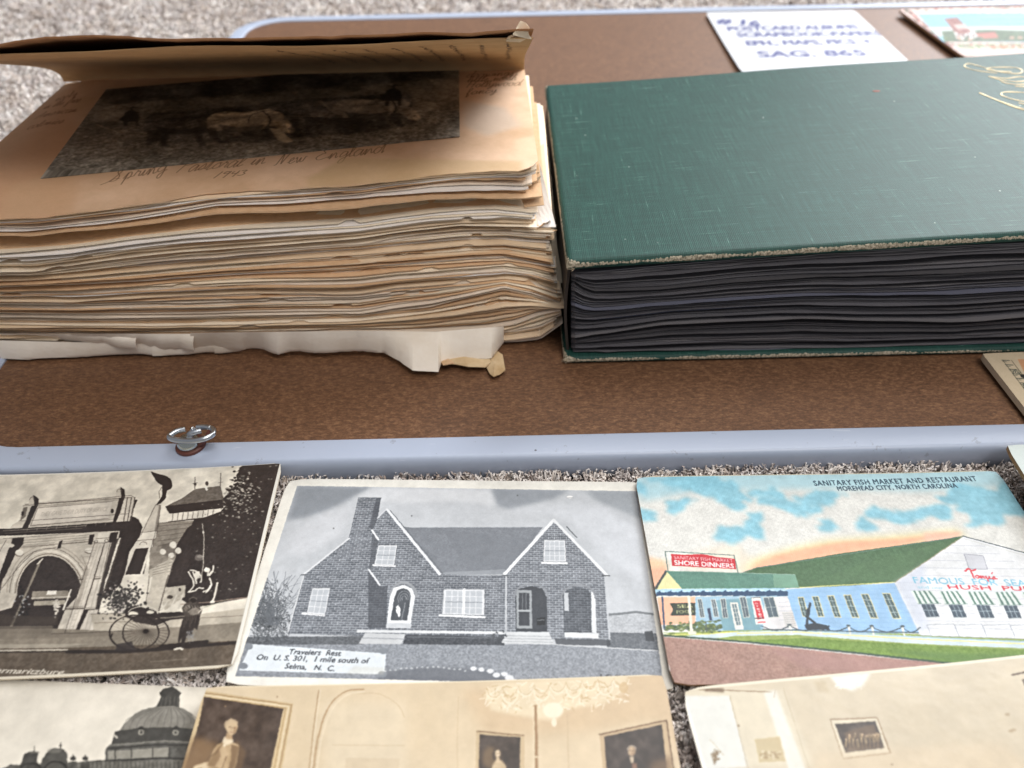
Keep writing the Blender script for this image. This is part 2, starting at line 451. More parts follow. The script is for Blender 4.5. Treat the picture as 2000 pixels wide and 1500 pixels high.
BOARD = (-.231, .2502, .60, .822)      # inner edge of the rim: x0, y0, x1, y1
ZR, ZP = .0092, .0078                  # rim top, hardboard top
def tufts(x0, y0, x1, y1, step, nf, height, wid, seed):
    r = np.random.default_rng(seed)
    X, Y = np.meshgrid(np.arange(x0, x1, step), np.arange(y0, y1, step))
    X = (X + r.uniform(-.45, .45, X.shape) * step).ravel(); Y = (Y + r.uniform(-.45, .45, Y.shape) * step).ravel()
    keep = ~((X > BOARD[0] - .012) & (Y > BOARD[1] - .0125) & (Y < BOARD[3] + .014))
    X, Y = X[keep], Y[keep]; n = len(X)
    lean = r.normal(0, .35, (n, 2)); tone = np.clip(r.normal(.58, .24, n), 0, 1); hue = r.random(n)
    tone = np.where(r.random(n) < .10, tone * .35, tone)
    big = np.sin(X * 37 + 3 * np.sin(Y * 23)) * .05; tone = np.clip(tone + big, 0, 1)
    # fibres: a ribbon of 3 points bending outwards, 4 triangles
    N = n * nf
    tx, ty = np.repeat(X, nf), np.repeat(Y, nf); ln = np.repeat(lean, nf, 0)
    ang = r.uniform(0, 6.283, N); spread = r.uniform(.15, 1, N) ** .5 * step * .62
    ox, oy = np.cos(ang) * spread, np.sin(ang) * spread
    hgt = height * r.uniform(.72, 1.08, N)
    zb = -.0095
    p0 = np.stack([tx + ox * .3, ty + oy * .3, np.full(N, zb)], 1)
    p1 = np.stack([tx + ox * .8 + ln[:, 0] * height * .35, ty + oy * .8 + ln[:, 1] * height * .35, zb + hgt * .62], 1)
    a2 = ang + r.normal(0, .9, N)
    p2 = np.stack([tx + ox + np.cos(a2) * step * .35 + ln[:, 0] * height * .7, ty + oy + np.sin(a2) * step * .35 + ln[:, 1] * height * .7, zb + hgt], 1)
    sa = r.uniform(0, 6.283, N); s = np.stack([np.cos(sa), np.sin(sa), np.zeros(N)], 1) * wid
    a3 = a2 + r.choice([-1.9, 1.9], N) + r.normal(0, .5, N)
    p3 = p2 + np.stack([np.cos(a3) * step * .34, np.sin(a3) * step * .34, r.uniform(-.0009, .0003, N)], 1)
    V = np.stack([p0 - s, p0 + s, p1 - s, p1 + s, p2 - s, p2 + s, p3 - s * .8, p3 + s * .8], 1).reshape(-1, 3)
    b = np.arange(N)[:, None] * 8
    F = np.concatenate([b + [0, 1, 3, 2], b + [2, 3, 5, 4], b + [4, 5, 7, 6]])
    tn = np.repeat(np.clip(np.repeat(tone, nf) + r.normal(0, .10, N), 0, 1), 8); hu = np.repeat(np.repeat(hue, nf), 8)
    return V, F, tn, hu
Vs, Fs, Ts, Hs, off = [], [], [], [], 0
for a in ((-.42, .06, .42, .30, .0034, 20, .0116, .00036, 1), (-.62, .30, -.215, .66, .0042, 12, .0125, .00055, 2),
          (-1.05, .66, -.215, 1.6, .0056, 9, .0135, .0010, 3), (-.215, .80, 1.3, 1.5, .0062, 8, .0135, .0011, 4)):
    V, F, tn, hu = tufts(*a); Vs.append(V); Fs.append(F + off); Ts.append(tn); Hs.append(hu); off += len(V)
V = np.concatenate(Vs); F = np.concatenate(Fs)
me = bpy.data.meshes.new("carpet_pile")
me.vertices.add(len(V)); me.vertices.foreach_set("co", V.astype(np.float32).ravel())
me.loops.add(len(F) * 4); me.loops.foreach_set("vertex_index", F.astype(np.int32).ravel())
me.polygons.add(len(F)); me.polygons.foreach_set("loop_start", np.arange(0, len(F) * 4, 4, dtype=np.int32))
me.polygons.foreach_set("loop_total", np.full(len(F), 4, np.int32))
me.update(calc_edges=True)
for k, a in (("tone", np.concatenate(Ts)), ("hue", np.concatenate(Hs))):
    q = me.attributes.new(k, 'FLOAT', 'POINT'); q.data.foreach_set("value", a.astype(np.float32))
me.materials.append(mat_fibre())
pile = bpy.data.objects.new("carpet_pile", me); COL.objects.link(pile)
tag(pile, "beige and brown twisted wool tufts of the carpet", "carpet pile", kind="stuff")

# ================================================================== framed hardboard
def mat_hardboard():
    t = NT("brown_hardboard")
    v = t.coord((1, 2.1, 1)); v2 = t.coord((1, 1, 1))
    n = t.noise(v, 460, 5, .75); n3 = t.noise(v, 900, 2, .6); n2 = t.noise(v2, 9, 3)
    c = t.ramp(n, [(0.28, (70, 46, 31)), (0.45, (100, 70, 48)), (0.56, (124, 89, 63)), (0.72, (170, 130, 94))])
    c = t.mix(t.math('MULTIPLY', n2, .4), c, (96, 66, 48))
    stn = t.math('MULTIPLY', t.math('GREATER_THAN', t.noise(v2, 26, 4, .7), .60), .16)
    c = t.mix(stn, c, (70, 48, 36))
    vo = t.n("ShaderNodeTexVoronoi"); vo.inputs["Scale"].default_value = 260; t.l(v, vo.inputs["Vector"])
    f = t.math('LESS_THAN', vo.outputs["Distance"], .13)
    c = t.mix(t.math('MULTIPLY', f, .35), c, (60, 40, 30))
    t.bump(t.math('ADD', n, n3), .3, .0004)
    t.set(base_color=c, roughness=t.math('ADD', t.math('MULTIPLY', n, .25), .42)); t.b.inputs["Specular IOR Level"].default_value = .45
    return t.m
def mat_rim():
    t = NT("grey_rim_sky_tint"); v = t.coord()
    n = t.noise(v, 40, 4); n2 = t.noise(v, 600, 2)
    c = t.mix(t.math('MULTIPLY', n, .35), (176, 187, 207), (160, 171, 192))  # blue cast of reflected sky light put into the base colour
    vo = t.n("ShaderNodeTexVoronoi"); vo.inputs["Scale"].default_value = 85; t.l(v, vo.inputs["Vector"])
    spk = t.math('LESS_THAN', vo.outputs["Distance"], .045)
    c = t.mix(t.math('MULTIPLY', spk, .8), c, (70, 66, 72))
    m_ = t.n("ShaderNodeMapping"); m_.inputs["Scale"].default_value = (1, 9, 1); m_.inputs["Rotation"].default_value = (0, 0, .5); t.l(v, m_.inputs[0])
    scr = t.math('GREATER_THAN', t.noise(m_.outputs[0], 55, 2, .5), .735)
    c = t.mix(t.math('MULTIPLY', scr, .30), c, (214, 220, 230))
    grime = t.math('GREATER_THAN', t.noise(v, 150, 4, .75), .655)
    c = t.mix(t.math('MULTIPLY', grime, .32), c, (112, 110, 118))
    t.bump(n, .12, .003)
    t.set(base_color=c, roughness=t.math('ADD', t.math('MULTIPLY', n2, .12), .30))
    return t.m
tray = empty("framed_hardboard", (.18, .25, 0))
tag(tray, "brown hardboard panel in a grey metal rim coloured with blue sky reflection lying on the carpet", "framed board")
x0, y0, x1, y1 = BOARD
def rrect(x0, y0, x1, y1, r, n=10):
    P = []
    for cx, cy, a0 in ((x1 - r, y0 + r, -90), (x1 - r, y1 - r, 0), (x0 + r, y1 - r, 90), (x0 + r, y0 + r, 180)):
        for k in range(n + 1):
            a = math.radians(a0 + 90 * k / n); P.append((cx + r * math.cos(a), cy + r * math.sin(a)))
    return P
inner = rrect(x0, y0, x1, y1, .032)
n = len(inner)
mesh("hardboard_panel", [(x, y, ZP) for x, y in rrect(x0 - .004, y0 - .004, x1 + .004, y1 + .004, .034)] + [(x, y, ZP - .003) for x, y in rrect(x0 - .004, y0 - .004, x1 + .004, y1 + .004, .034)],
     [tuple(range(n))] + [tuple(range(2 * n - 1, n - 1, -1))] + [(i, n + i, n + (i + 1) % n, (i + 1) % n) for i in range(n)], mat_hardboard(), tray)
# rim: a profile swept round the board
prof = [(-.0000, ZP - .002), (.0000, ZR - .0007), (.0007, ZR), (.0012, ZR + .0001), (.0060, ZR + .0002), (.0106, ZR), (.0112, ZR - .0001), (.0120, ZR - .0005), (.0126, ZR - .0013), (.0129, ZR - .0022), (.0130, ZR - .0035), (.0131, ZR - .0060), (.0127, ZR - .0105), (.0119, ZR - .0125), (.0085, ZR - .0130)]
V, F = [], []
rings = [rrect(x0 - d, y0 - d, x1 + d, y1 + d, .032 + d) for d, z in prof]
for (d, z), rg in zip(prof, rings): V += [(x, y, z) for x, y in rg]
for j in range(len(prof) - 1):
    for i in range(n):
        F.append((j * n + i, (j + 1) * n + i, (j + 1) * n + (i + 1) % n, j * n + (i + 1) % n))
mesh("rim", V, F, mat_rim(), tray, smooth=True)

# ---- wire ring on its red washer, riveted to the rim
MET = plain("zinc_wire", (205, 212, 220), .28, 1.0)
RIV = plain("zinc_rivet", (205, 212, 208), .22, 1.0)
RED = plain("red_fibre_washer", (104, 58, 48), .45)
def tube(name, pts, rad, mat, parent, sides=10, cap=True):
    pts = np.array(pts, float); V, F = [], []; m = len(pts)
    prev = None
    for i in range(m):
        d = pts[min(i + 1, m - 1)] - pts[max(i - 1, 0)]; d /= np.linalg.norm(d)
        a = np.cross(d, (0, 0, 1.0)) if abs(d[2]) < .9 else np.cross(d, (1.0, 0, 0))
        a /= np.linalg.norm(a); b = np.cross(a, d)
        r = rad[i] if hasattr(rad, '__len__') else rad
        for k in range(sides):
            t = 2 * math.pi * k / sides; V.append(pts[i] + r * (a * math.cos(t) + b * math.sin(t)))
    for i in range(m - 1):
        for k in range(sides):
            F.append((i * sides + k, i * sides + (k + 1) % sides, (i + 1) * sides + (k + 1) % sides, (i + 1) * sides + k))
    if cap: F += [tuple(range(sides - 1, -1, -1)), tuple((m - 1) * sides + k for k in range(sides))]
    return mesh(name, V, F, mat, parent, smooth=True)
def cat3(P, k=6):
    P = [P[0]] + list(P) + [P[-1]]; P = [np.array(p, float) for p in P]; out = []
    for i in range(1, len(P) - 2):
        p0, p1, p2, p3 = P[i - 1:i + 3]
        for t in np.linspace(0, 1, k, endpoint=False):
            out.append(.5 * (2 * p1 + (p2 - p0) * t + (2 * p0 - 5 * p1 + 4 * p2 - p3) * t * t + (3 * p1 - p0 - 3 * p2 + p3) * t ** 3))
    out.append(P[-1]); return np.array(out)
c = at(369, 876, ZR)
clip = empty("wire_ring", tuple(c)); tag(clip, "small bent zinc wire ring with rivet and red washer standing on the grey rim", "ring fastener")
def lathe_ellipse(name, cen, profile, ax, ay, rot, mat, parent, sides=24):
    V, F = [], []
    cr, sr = math.cos(rot), math.sin(rot)
    for r, z in profile:
        for k in range(sides):
            t = 2 * math.pi * k / sides; X, Y = r * ax * math.cos(t), r * ay * math.sin(t)
            V.append((cen[0] + X * cr - Y * sr, cen[1] + X * sr + Y * cr, cen[2] + z))
    m = len(profile)
    for j in range(m - 1):
        for k in range(sides): F.append((j * sides + k, j * sides + (k + 1) % sides, (j + 1) * sides + (k + 1) % sides, (j + 1) * sides + k))
    F.append(tuple((m - 1) * sides + k for k in range(sides))); F.append(tuple(range(sides - 1, -1, -1)))
    return mesh(name, V, F, mat, parent, smooth=True)
lathe_ellipse("washer", c + (.0006, .0012, .0002), [(.98, 0), (1, .0004), (.97, .0011), (.88, .0014)], .0058, .0062, -.5, RED, clip)
lathe_ellipse("rivet", c + (.0004, .0006, .0014), [(.9, 0), (1, .0010), (.96, .0022), (.75, .0036), (.35, .0044)], .0044, .0046, -.5, RIV, clip)
def W(px, py, z): return at(px, py, z)
z = ZR
ring = cat3([W(362, 838, z + .0085), W(345, 842, z + .0085), W(331, 852, z + .008), W(338, 858, z + .008), W(358, 861, z + .008), W(378, 861, z + .0085), W(398, 857, z + .009), W(415, 849, z + .009), W(417, 840, z + .009), W(410, 836, z + .0085), W(398, 834, z + .0080), W(384, 835, z + .0078)])
tube("ring", ring, .0011, MET, clip)
tube("hook", cat3([W(393, 841, z + .0075), W(380, 844, z + .0075), W(371, 848, z + .007), W(372, 858, z + .005), W(376, 866, z + .003)]), .00125, MET, clip)
tube("hook", cat3([W(411, 838, z + .0085), W(404, 852, z + .006), W(396, 864, z + .003), W(388, 871, z + .0016)]), .0008, RED, clip)
for px, py in ((377, 836), (411, 834)): tube("prong", [W(px, py + 8, z + .006), W(px, py + 3, z + .0085), W(px, py, z + .0095)], [.001, .0011, .0006], MET, clip)
adopt(tray); adopt(clip)

# ================================================================== green cloth album
ALB_Y0, ALB_Y1, ALB_X0, ALB_X1 = .2967, .4975, .0232, .385
AK = .046
def top_z(x, base): return base + AK * (x - ALB_X0)
def mat_cloth():
    t = NT("green_book_cloth")
    uv = t.n("ShaderNodeUVMap"); v = uv.outputs[0]; vo = t.coord()
    e = t.n("ShaderNodeAttribute"); e.attribute_name = "edge"
    def waves(dirn, sc, dist):
        w_ = t.n("ShaderNodeTexWave", bands_direction=dirn); w_.inputs["Scale"].default_value = sc; w_.inputs["Distortion"].default_value = dist
        w_.inputs["Detail"].default_value = 1.5; w_.inputs["Detail Scale"].default_value = .6; t.l(v, w_.inputs[0]); return w_.outputs["Fac"]
    wx, wy = waves('X', 420, 3), waves('Y', 420, 3)
    weave = t.math('MULTIPLY', wx, wy)
    def streak(sx, sy, sc):
        m = t.n("ShaderNodeMapping"); m.inputs["Scale"].default_value = (sx, sy, 1); t.l(v, m.inputs[0]); return t.noise(m.outputs[0], sc, 3, .65)
    s1, s2 = streak(2, 46, 20), streak(46, 2, 20)
    st = t.math('ADD', s1, s2)
    base = t.ramp(st, [(0.78, (14, 44, 39)), (0.98, (22, 60, 54)), (1.2, (44, 88, 79))])
    base.node.color_ramp.elements[0].position = .32; base.node.color_ramp.elements[1].position = .5; base.node.color_ramp.elements[2].position = .72
    t.l(t.math('MULTIPLY', st, .5), base.node.inputs[0])
    c = t.mix(t.math('MULTIPLY', weave, .40), base, (64, 112, 102))
    # lint specks and rubbed hairs
    vr = t.n("ShaderNodeTexVoronoi"); vr.inputs["Scale"].default_value = 75; vr.inputs["Randomness"].default_value = 1; t.l(v, vr.inputs["Vector"])
    sp = t.math('LESS_THAN', vr.outputs["Distance"], t.math('MULTIPLY', t.noise(v, 160, 3), .066))
    c = t.mix(t.math('MULTIPLY', sp, .7), c, (190, 205, 196))
    sc = t.math('MULTIPLY', t.math('GREATER_THAN', s1, .68), .35); c = t.mix(sc, c, (130, 168, 156))
    sc = t.math('MULTIPLY', t.math('GREATER_THAN', s2, .70), .35); c = t.mix(sc, c, (130, 168, 156))
    # edges rubbed down to the raw canvas
    n = t.noise(vo, 950, 3, .7); n2 = t.noise(vo, 55, 3)
    wear = t.math('GREATER_THAN', t.math('MULTIPLY', e.outputs["Fac"], t.math('ADD', n, t.math('MULTIPLY', n2, 1.1))), .70)
    c = t.mix(t.math('MULTIPLY', wear, .85), c, t.ramp(n, [(.4, (120, 108, 90)), (.6, (206, 194, 172))]))
    # faint old red-brown spot
    t.bump(weave, .35, .0002)
    t.set(base_color=c, roughness=t.math('ADD', t.math('MULTIPLY', weave, .15), .52)); t.b.inputs["Specular IOR Level"].default_value = .5
    t.b.inputs["Specular IOR Level"].default_value = .28
    return t.m
CLOTH = mat_cloth()
album = empty("photo_album", (.2, .397, ZP)); tag(album, "thick green cloth album with worn edges, black pages and gold script", "photo album")
def board(name, x0, x1, y0, y1, zb, th, k, parent):
    """cover board with rounded rubbed edge; the top has the hinge groove near the spine"""
    nx, ny = 60, 34
    us = np.concatenate([[0, .0006, .0016, .003], np.linspace(.006, x1 - x0 - .006, nx - 8), [x1 - x0 - .003, x1 - x0 - .0016, x1 - x0 - .0006, x1 - x0]])
    vs = np.concatenate([[0, .0006, .0016, .003], np.linspace(.006, y1 - y0 - .006, ny - 8), [y1 - y0 - .003, y1 - y0 - .0016, y1 - y0 - .0006, y1 - y0]])
    U, Vv = np.meshgrid(us, vs)
    ex = np.minimum(U, (x1 - x0) - U); ey = np.minimum(Vv, (y1 - y0) - Vv); e = np.minimum(ex, ey)
    drop = np.clip(1 - e / .0016, 0, 1) ** 2 * th * .42
    groove = np.exp(-((U - .0085) / .0016) ** 2) * .0007
    sag = .0004 * np.sin(U * 30) * np.sin(Vv * 22)
    zt = zb + th + k * U - drop + sag
    if k: zt = zt - groove
    top = np.stack([x0 + U, y0 + Vv, zt], -1); bot = np.stack([x0 + U, y0 + Vv, zb + k * U + drop + sag], -1)
    V, F = grid_solid(len(us), len(vs), top, bot)
    edge = np.clip(1.0 - e / .0030, 0, 1) * .55 + np.clip(1 - e / .0009, 0, 1) * .35
    # corners rub through first
    corner = np.clip(1 - np.hypot(ex, ey) / .007, 0, 1); edge = np.clip(edge + corner * .6, 0, 1)
    edge = edge * np.clip(1.15 - U * 1.6, .55, 1)
    uv = np.stack([U, Vv], -1).reshape(-1, 2); uvb = np.stack([U, Vv - zt + zb], -1).reshape(-1, 2)
    return mesh(name, V, F, CLOTH, parent, uv=np.concatenate([uv, uvb]), smooth=True, attrs={"edge": np.concatenate([edge.ravel(), edge.ravel() * .75])})
ZT0, CTH = .0563, .0046
board("cover", ALB_X0, ALB_X1, ALB_Y0, ALB_Y1, ZP + .0002, .0036, 0, album)
top_cover = board("cover", ALB_X0, ALB_X1, ALB_Y0, ALB_Y1, ZT0, CTH, AK, album); top_cover["label"] = "upper cover, rubbed pale along its edges"
# spine cloth strip down the left side
sx = ALB_X0 + .0022
V, F = [], []
ys = np.linspace(ALB_Y0 + .006, ALB_Y1 - .004, 20); zs = np.linspace(ZP + .0036, ZT0 + .001, 8)
top = np.array([[[sx + .0016 * math.sin(math.pi * j / 7) * -1 + .0006 * math.sin(y * 160), y, z] for y in ys] for j, z in enumerate(zs)]); bot = top + (.0012, 0, 0)
V, F = grid_solid(20, 8, top, bot)
mesh("spine", V, F, plain("dark_spine_cloth", (58, 50, 44), .8), album, smooth=True)

def polyx(pts): p = np.array(pts, float); return lambda x: np.interp(x, p[:, 0], p[:, 1])
def mat_black_page():
    t = NT("black_album_paper"); v = t.coord(); oi = t.n("ShaderNodeObjectInfo")
    n = t.noise(v, 300, 3)
    c = t.ramp(oi.outputs["Random"], [(0.0, (64, 64, 70)), (0.5, (92, 92, 100)), (0.85, (112, 110, 114)), (1.0, (76, 88, 122))])
    c = t.mix(t.math('MULTIPLY', n, .3), c, (116, 110, 106))
    t.bump(t.noise(v, 900, 2), .3, .0003)
    t.set(base_color=c, roughness=.82); return t.m
BLK = mat_black_page()
D = [polyx([(1100, 531), (1120, 532), (1300, 516), (1600, 492), (2000, 473), (2400, 455)]),
     polyx([(1100, 542), (1121, 546), (1140, 560), (1160, 567), (1195, 568), (1300, 564), (1440, 549), (1580, 540), (1755, 536), (1895, 527), (2000, 523), (2400, 505)]),
     polyx([(1100, 655), (1125, 658), (1300, 631), (1440, 625), (1562, 620), (1685, 624), (1860, 626), (2000, 616), (2400, 590)]),
     polyx([(1100, 690), (1125, 690), (1300, 690), (1510, 688), (1650, 685), (2000, 672), (2400, 655)])]
ZMAX = None
def leaf(name, pyf, th_px, y_front, xs_px, mat, parent, y_back, zb_fn, seed, prot=.0012, th_frac=.7, curl=.0, xr_jit=.001, nick=0, zoff=0.0, xmin=-9.0, zmax=None):
    """one sheet whose front edge follows a traced line pyf (image line of its upper front edge) at distance y_front(px)"""
    r = np.random.default_rng(seed); m = len(xs_px)
    py = pyf(xs_px); yf = y_front(xs_px)
    base = np.array([at_y(x, y, q) for x, y, q in zip(xs_px, py, yf)])
    low = np.array([at_y(x, y, q) for x, y, q in zip(xs_px, py + th_px(xs_px), yf)])
    th = np.clip((base[:, 2] - low[:, 2]) * th_frac, .00012, .0012)
    dy = smooth1(m, 5, prot * .6, r) + smooth1(m, 22, prot * .25, r) + r.normal(0, prot * .5)
    for _ in range(nick):
        i = r.integers(4, m - 4); dy[i:i + 2] += r.uniform(.0012, .003)
    vs = [0, .0015, .005, .014, .04, .09, 1.0]
    top, bot = [], []
    for v in vs:
        y = np.where(v < 1, yf + dy + v, y_back)
        k = min(v / .09, 1.0) if v < 1 else 1.0; k = k * k * (3 - 2 * k)
        z = base[:, 2] * (1 - k) + zb_fn(base[:, 0]) * k + zoff
        if zmax is not None: z = np.minimum(z, zmax)
        x = np.maximum(base[:, 0], xmin + np.linspace(-.002, 0, m))
        top.append(np.stack([x, y, z], -1)); bot.append(np.stack([x, y, z - th], -1))
    top, bot = np.array(top), np.array(bot)
    V, F = grid_solid(m, len(vs), top, bot)
    return mesh(name, V, F, mat, parent, smooth=False)
xs = np.concatenate([np.linspace(1116, 1200, 12), np.linspace(1212, 2000, 50), np.linspace(2040, 2380, 7)])
def zb_album(t):
    return lambda x: (1 - t) * (ZT0 - .0008 + AK * (x - ALB_X0)) + t * (ZP + .0045)
k = 0
NA = (13, 38, 23)
tot = sum(NA); cnt = 0
wid = [[1.0] * n_ for n_ in NA]
for gidx, spots in ((1, (0, 7, 15, 16, 25, 33)), (2, (0, 9, 16)), (0, (6,))):
    for s_ in spots: wid[gidx][s_] = 4.2
for gi, n_ in enumerate(NA):
    cum = np.concatenate([[0], np.cumsum(wid[gi])]); cum = cum / cum[-1]
    for i in range(n_):
        a, b = cum[i], cum[i + 1]; f0, f1 = D[gi], D[gi + 1]
        wob = smooth1(8, 6, .25, np.random.default_rng(900 + cnt))
        pyf = (lambda x, a=a, f0=f0, f1=f1: f0(x) * (1 - a) + f1(x) * a)
        thp = (lambda x, a=a, b=b, f0=f0, f1=f1, w_=wid[gi][i]: (f1(x) - f0(x)) * (b - a) / w_ * 1.0)
        back = .0014 if wid[gi][i] == 1 else -.0006
        back += .0012 if (i + 1 < n_ and wid[gi][i + 1] > 1) else 0
        yfr = (lambda x, q=ALB_Y0 + .0022 + back + .0003 * math.sin(cnt * 1.7): np.full_like(x, q, dtype=float) + .004 * np.clip((1128 - x) / 14, 0, 1) ** 2)
        leaf("page", pyf, thp, yfr, xs, BLK, album, ALB_Y1 - .005, zb_album((cnt + .5) / tot), 300 + cnt, prot=.0007, th_frac=.72)
        cnt += 1
# gilt script, stamped: flat ribbons a hair above the cloth
GOLD = NT("gilt_stamping"); GOLD.set(base_color=(160, 142, 100), roughness=.42, metallic=.65); GOLD = GOLD.m
def on_cover(px, py):
    zc = ZT0 + CTH
    for _ in range(6):
        p = at(px, py, zc); zc = ZT0 + CTH + AK * (p[0] - ALB_X0) + .0004 * math.sin((p[0] - ALB_X0) * 30) * math.sin((p[1] - ALB_Y0) * 22)
    return p
def gold(pts, w0=.00036, ox=1300, oy=0, s_=2.857):
    p = cat3([on_cover(ox + x / s_, oy + y / s_) for x, y in pts], 8)
    V, F = [], []; m = len(p)
    for i in range(m):
        d = p[min(i + 1, m - 1)] - p[max(i - 1, 0)]; nrm = np.array([-d[1], d[0], 0]); nrm /= np.linalg.norm(nrm) + 1e-12
        ww = w0 * (.65 + .6 * abs(math.sin(i * .23)))
        for q, zz in ((-1, .00005), (-.6, .00022), (.6, .00022), (1, .00005)): V.append(p[i] + nrm * ww * q + (0, 0, zz))
    for i in range(m - 1):
        for j in range(3): F.append((i * 4 + j, i * 4 + j + 1, (i + 1) * 4 + j + 1, (i + 1) * 4 + j))
    return V, F
GV, GF = [], []
for st in ([(1850, 408), (1760, 398), (1690, 384), (1668, 368), (1690, 356), (1760, 372), (1840, 396), (1920, 410), (1975, 410), (1990, 396), (1960, 380), (1890, 376), (1820, 378), (1795, 388), (1850, 398), (1930, 402)],
           [(1800, 426), (1850, 434), (1910, 438), (1960, 430), (2010, 430)], [(1800, 426), (1870, 446), (1950, 456), (2010, 452)], [(1868, 452), (1900, 464), (1960, 472), (2020, 468), (2050, 462)], [(1950, 482), (2000, 484), (2060, 476)],
           [(1748, 520), (1800, 540), (1880, 570), (1960, 598), (2020, 614)], [(1752, 518), (1820, 548), (1900, 582), (1980, 610), (2040, 622)], [(2040, 575), (1960, 560), (1890, 540), (1872, 524), (1900, 514), (1980, 516), (2060, 526)],
           [(1970, 576), (2010, 582), (2060, 580)], [(2010, 430), (2100, 420), (2160, 440), (2100, 460), (2020, 450)], [(2060, 526), (2160, 540), (2220, 580), (2140, 600), (2040, 590)]):
    v_, f_ = gold(st); o_ = len(GV); GV += v_; GF += [tuple(i + o_ for i in f) for f in f_]
mesh("gilt_lettering", GV, GF, GOLD, album, smooth=True)
# red-brown stain and corner fray
sp = on_cover(1712, 178)
lathe_ellipse("stain", sp + (0, 0, .00006), [(1, 0), (.9, .00004)], .0022, .0012, .1, plain("red_brown_stain", (150, 92, 80), .8), album, 14)
FR = plain("frayed_canvas", (196, 180, 154), .9)
for (bx, by, bz), sd in ((at_y(1116, 524, ALB_Y0 + .0005), 1), (at_y(1104, 704, ALB_Y0 + .0004), 2)):
    r = np.random.default_rng(sd)
    for k in range(9):
        a = r.uniform(2.6, 4.4); L = r.uniform(.0008, .0028)
        p0 = np.array([bx + r.uniform(0, .0015), by - .0002, bz + r.uniform(-.001, .001)])
        tube("thread", [p0, p0 + (L * .5 * math.cos(a), L * .4 * math.sin(a), r.uniform(-.0003, .0006)), p0 + (L * math.cos(a), L * .8 * math.sin(a), r.uniform(-.001, .001))], [.00012, .0001, .00005], FR, album, 4)
adopt(album)
# ================================================================== old scrapbook
scrap = empty("scrapbook", (-.1, .39, ZP)); tag(scrap, "thick open scrapbook of brown and cream pages with a magazine picture and raised leaf", "scrapbook")
TONES = {
 'tan': paper_mat("tan_kraft_page", (214, 176, 136), (230, 196, 158), .9, 260),
 'buff': paper_mat("buff_page", (234, 208, 174), (246, 224, 194), .9),
 'cream': paper_mat("cream_page", (244, 228, 202), (252, 240, 220), .88),
 'news': paper_mat("newsprint_page", (238, 222, 202), (250, 238, 222), .92),
 'white': paper_mat("white_page", (246, 240, 234), (254, 250, 246), .85),
 'grey': paper_mat("grey_page", (230, 214, 194), (240, 226, 208), .92)}
X8 = [-240, 0]
L = [polyx([(-240, 440), (0, 428), (80, 424), (262, 401), (423, 375), (525, 371), (700, 361), (800, 349), (897, 337), (985, 334), (1020, 335), (1050, 324)]),
     polyx([(-240, 466), (0, 458), (52, 459), (130, 450), (245, 442), (332, 431), (420, 417), (560, 411), (700, 400), (740, 394), (845, 384), (915, 382), (985, 385), (1025, 388), (1060, 384)]),
     polyx([(-240, 492), (0, 486), (140, 475), (259, 459), (420, 442), (560, 435), (700, 428), (845, 408), (967, 401), (1037, 408), (1062, 402)]),
     polyx([(-240, 536), (0, 531), (63, 531), (140, 520), (255, 503), (350, 494), (420, 489), (560, 478), (700, 466), (800, 452), (897, 442), (985, 442), (1085, 444)]),
     polyx([(-240, 560), (0, 555), (280, 541), (462, 527), (700, 513), (740, 510), (915, 496), (985, 494), (1055, 506), (1080, 510)]),
     polyx([(-240, 590), (0, 586), (150, 588), (305, 579), (490, 573), (700, 572), (775, 562), (915, 552), (985, 545), (1037, 552), (1088, 568)]),
     polyx([(-240, 628), (0, 624), (297, 626), (700, 617), (845, 596), (985, 563), (1037, 576), (1095, 598)]),
     polyx([(-240, 652), (0, 650), (350, 652), (700, 645), (810, 645), (950, 636), (1002, 627), (1055, 608), (1102, 601)]),
     polyx([(-240, 680), (0, 676), (350, 674), (700, 672), (900, 672), (981, 671), (1055, 664), (1102, 628)])]
# front distance of the stack: top leaves lie further back, more so at the right
def yF(T, off=0.0):
    def f(x):
        u = np.clip((x + 240) / 1340, 0, 1.0)
        ytop = .2905 + (.3370 - .2905) * u; ybot = .3115 + .0005 * u
        return ytop * (1 - T) + ybot * T + off
    return f
ZTOP = .0850
SB_YB = .4545
def zb_scrap(t): return lambda x: np.full_like(x, ZTOP - .0012 - (ZTOP - ZP - .0035) * t)
def xs_right(xr):
    return np.concatenate([np.linspace(-230, 0, 8), np.linspace(14, 900, 64), np.linspace(910, xr, 20)])
#        group: (upper line, lower line, leaves, front offset, right end, tones)
groups = [(0, 1, 11, .0035, (1026, 1050), ['buff', 'cream', 'white', 'tan', 'tan', 'news', 'cream', 'white'], 1.0),
          (1, 2, 1, -.0015, (1058, 1060), ['tan'], .25),
          (2, 3, 14, .0010, (1036, 1056), ['tan', 'cream', 'buff', 'news', 'white', 'cream', 'tan', 'white'], 1.0),
          (3, 4, 17, .0030, (1066, 1084), ['tan', 'news', 'buff', 'cream', 'tan', 'news', 'cream', 'buff', 'white'], 1.0),
          (4, 5, 26, .0014, (1070, 1090), ['news', 'tan', 'cream', 'buff', 'news', 'tan', 'white', 'buff', 'news', 'cream', 'tan', 'buff', 'cream'], 1.0),
          (5, 6, 27, .0010, (1084, 1098), ['buff', 'grey', 'news', 'tan', 'grey', 'cream', 'grey', 'buff', 'news', 'grey', 'tan', 'cream', 'grey', 'buff'], 1.0),
          (6, 7, 15, .0006, (1092, 1103), ['buff', 'news', 'tan', 'buff', 'cream', 'tan', 'news', 'buff', 'tan'], 1.0),
          (7, 8, 13, .0012, (1080, 1101), ['news', 'grey', 'cream', 'buff', 'news', 'cream', 'grey', 'buff'], 1.0)]
tot = sum(g_[2] for g_ in groups) + 1; cnt = 1
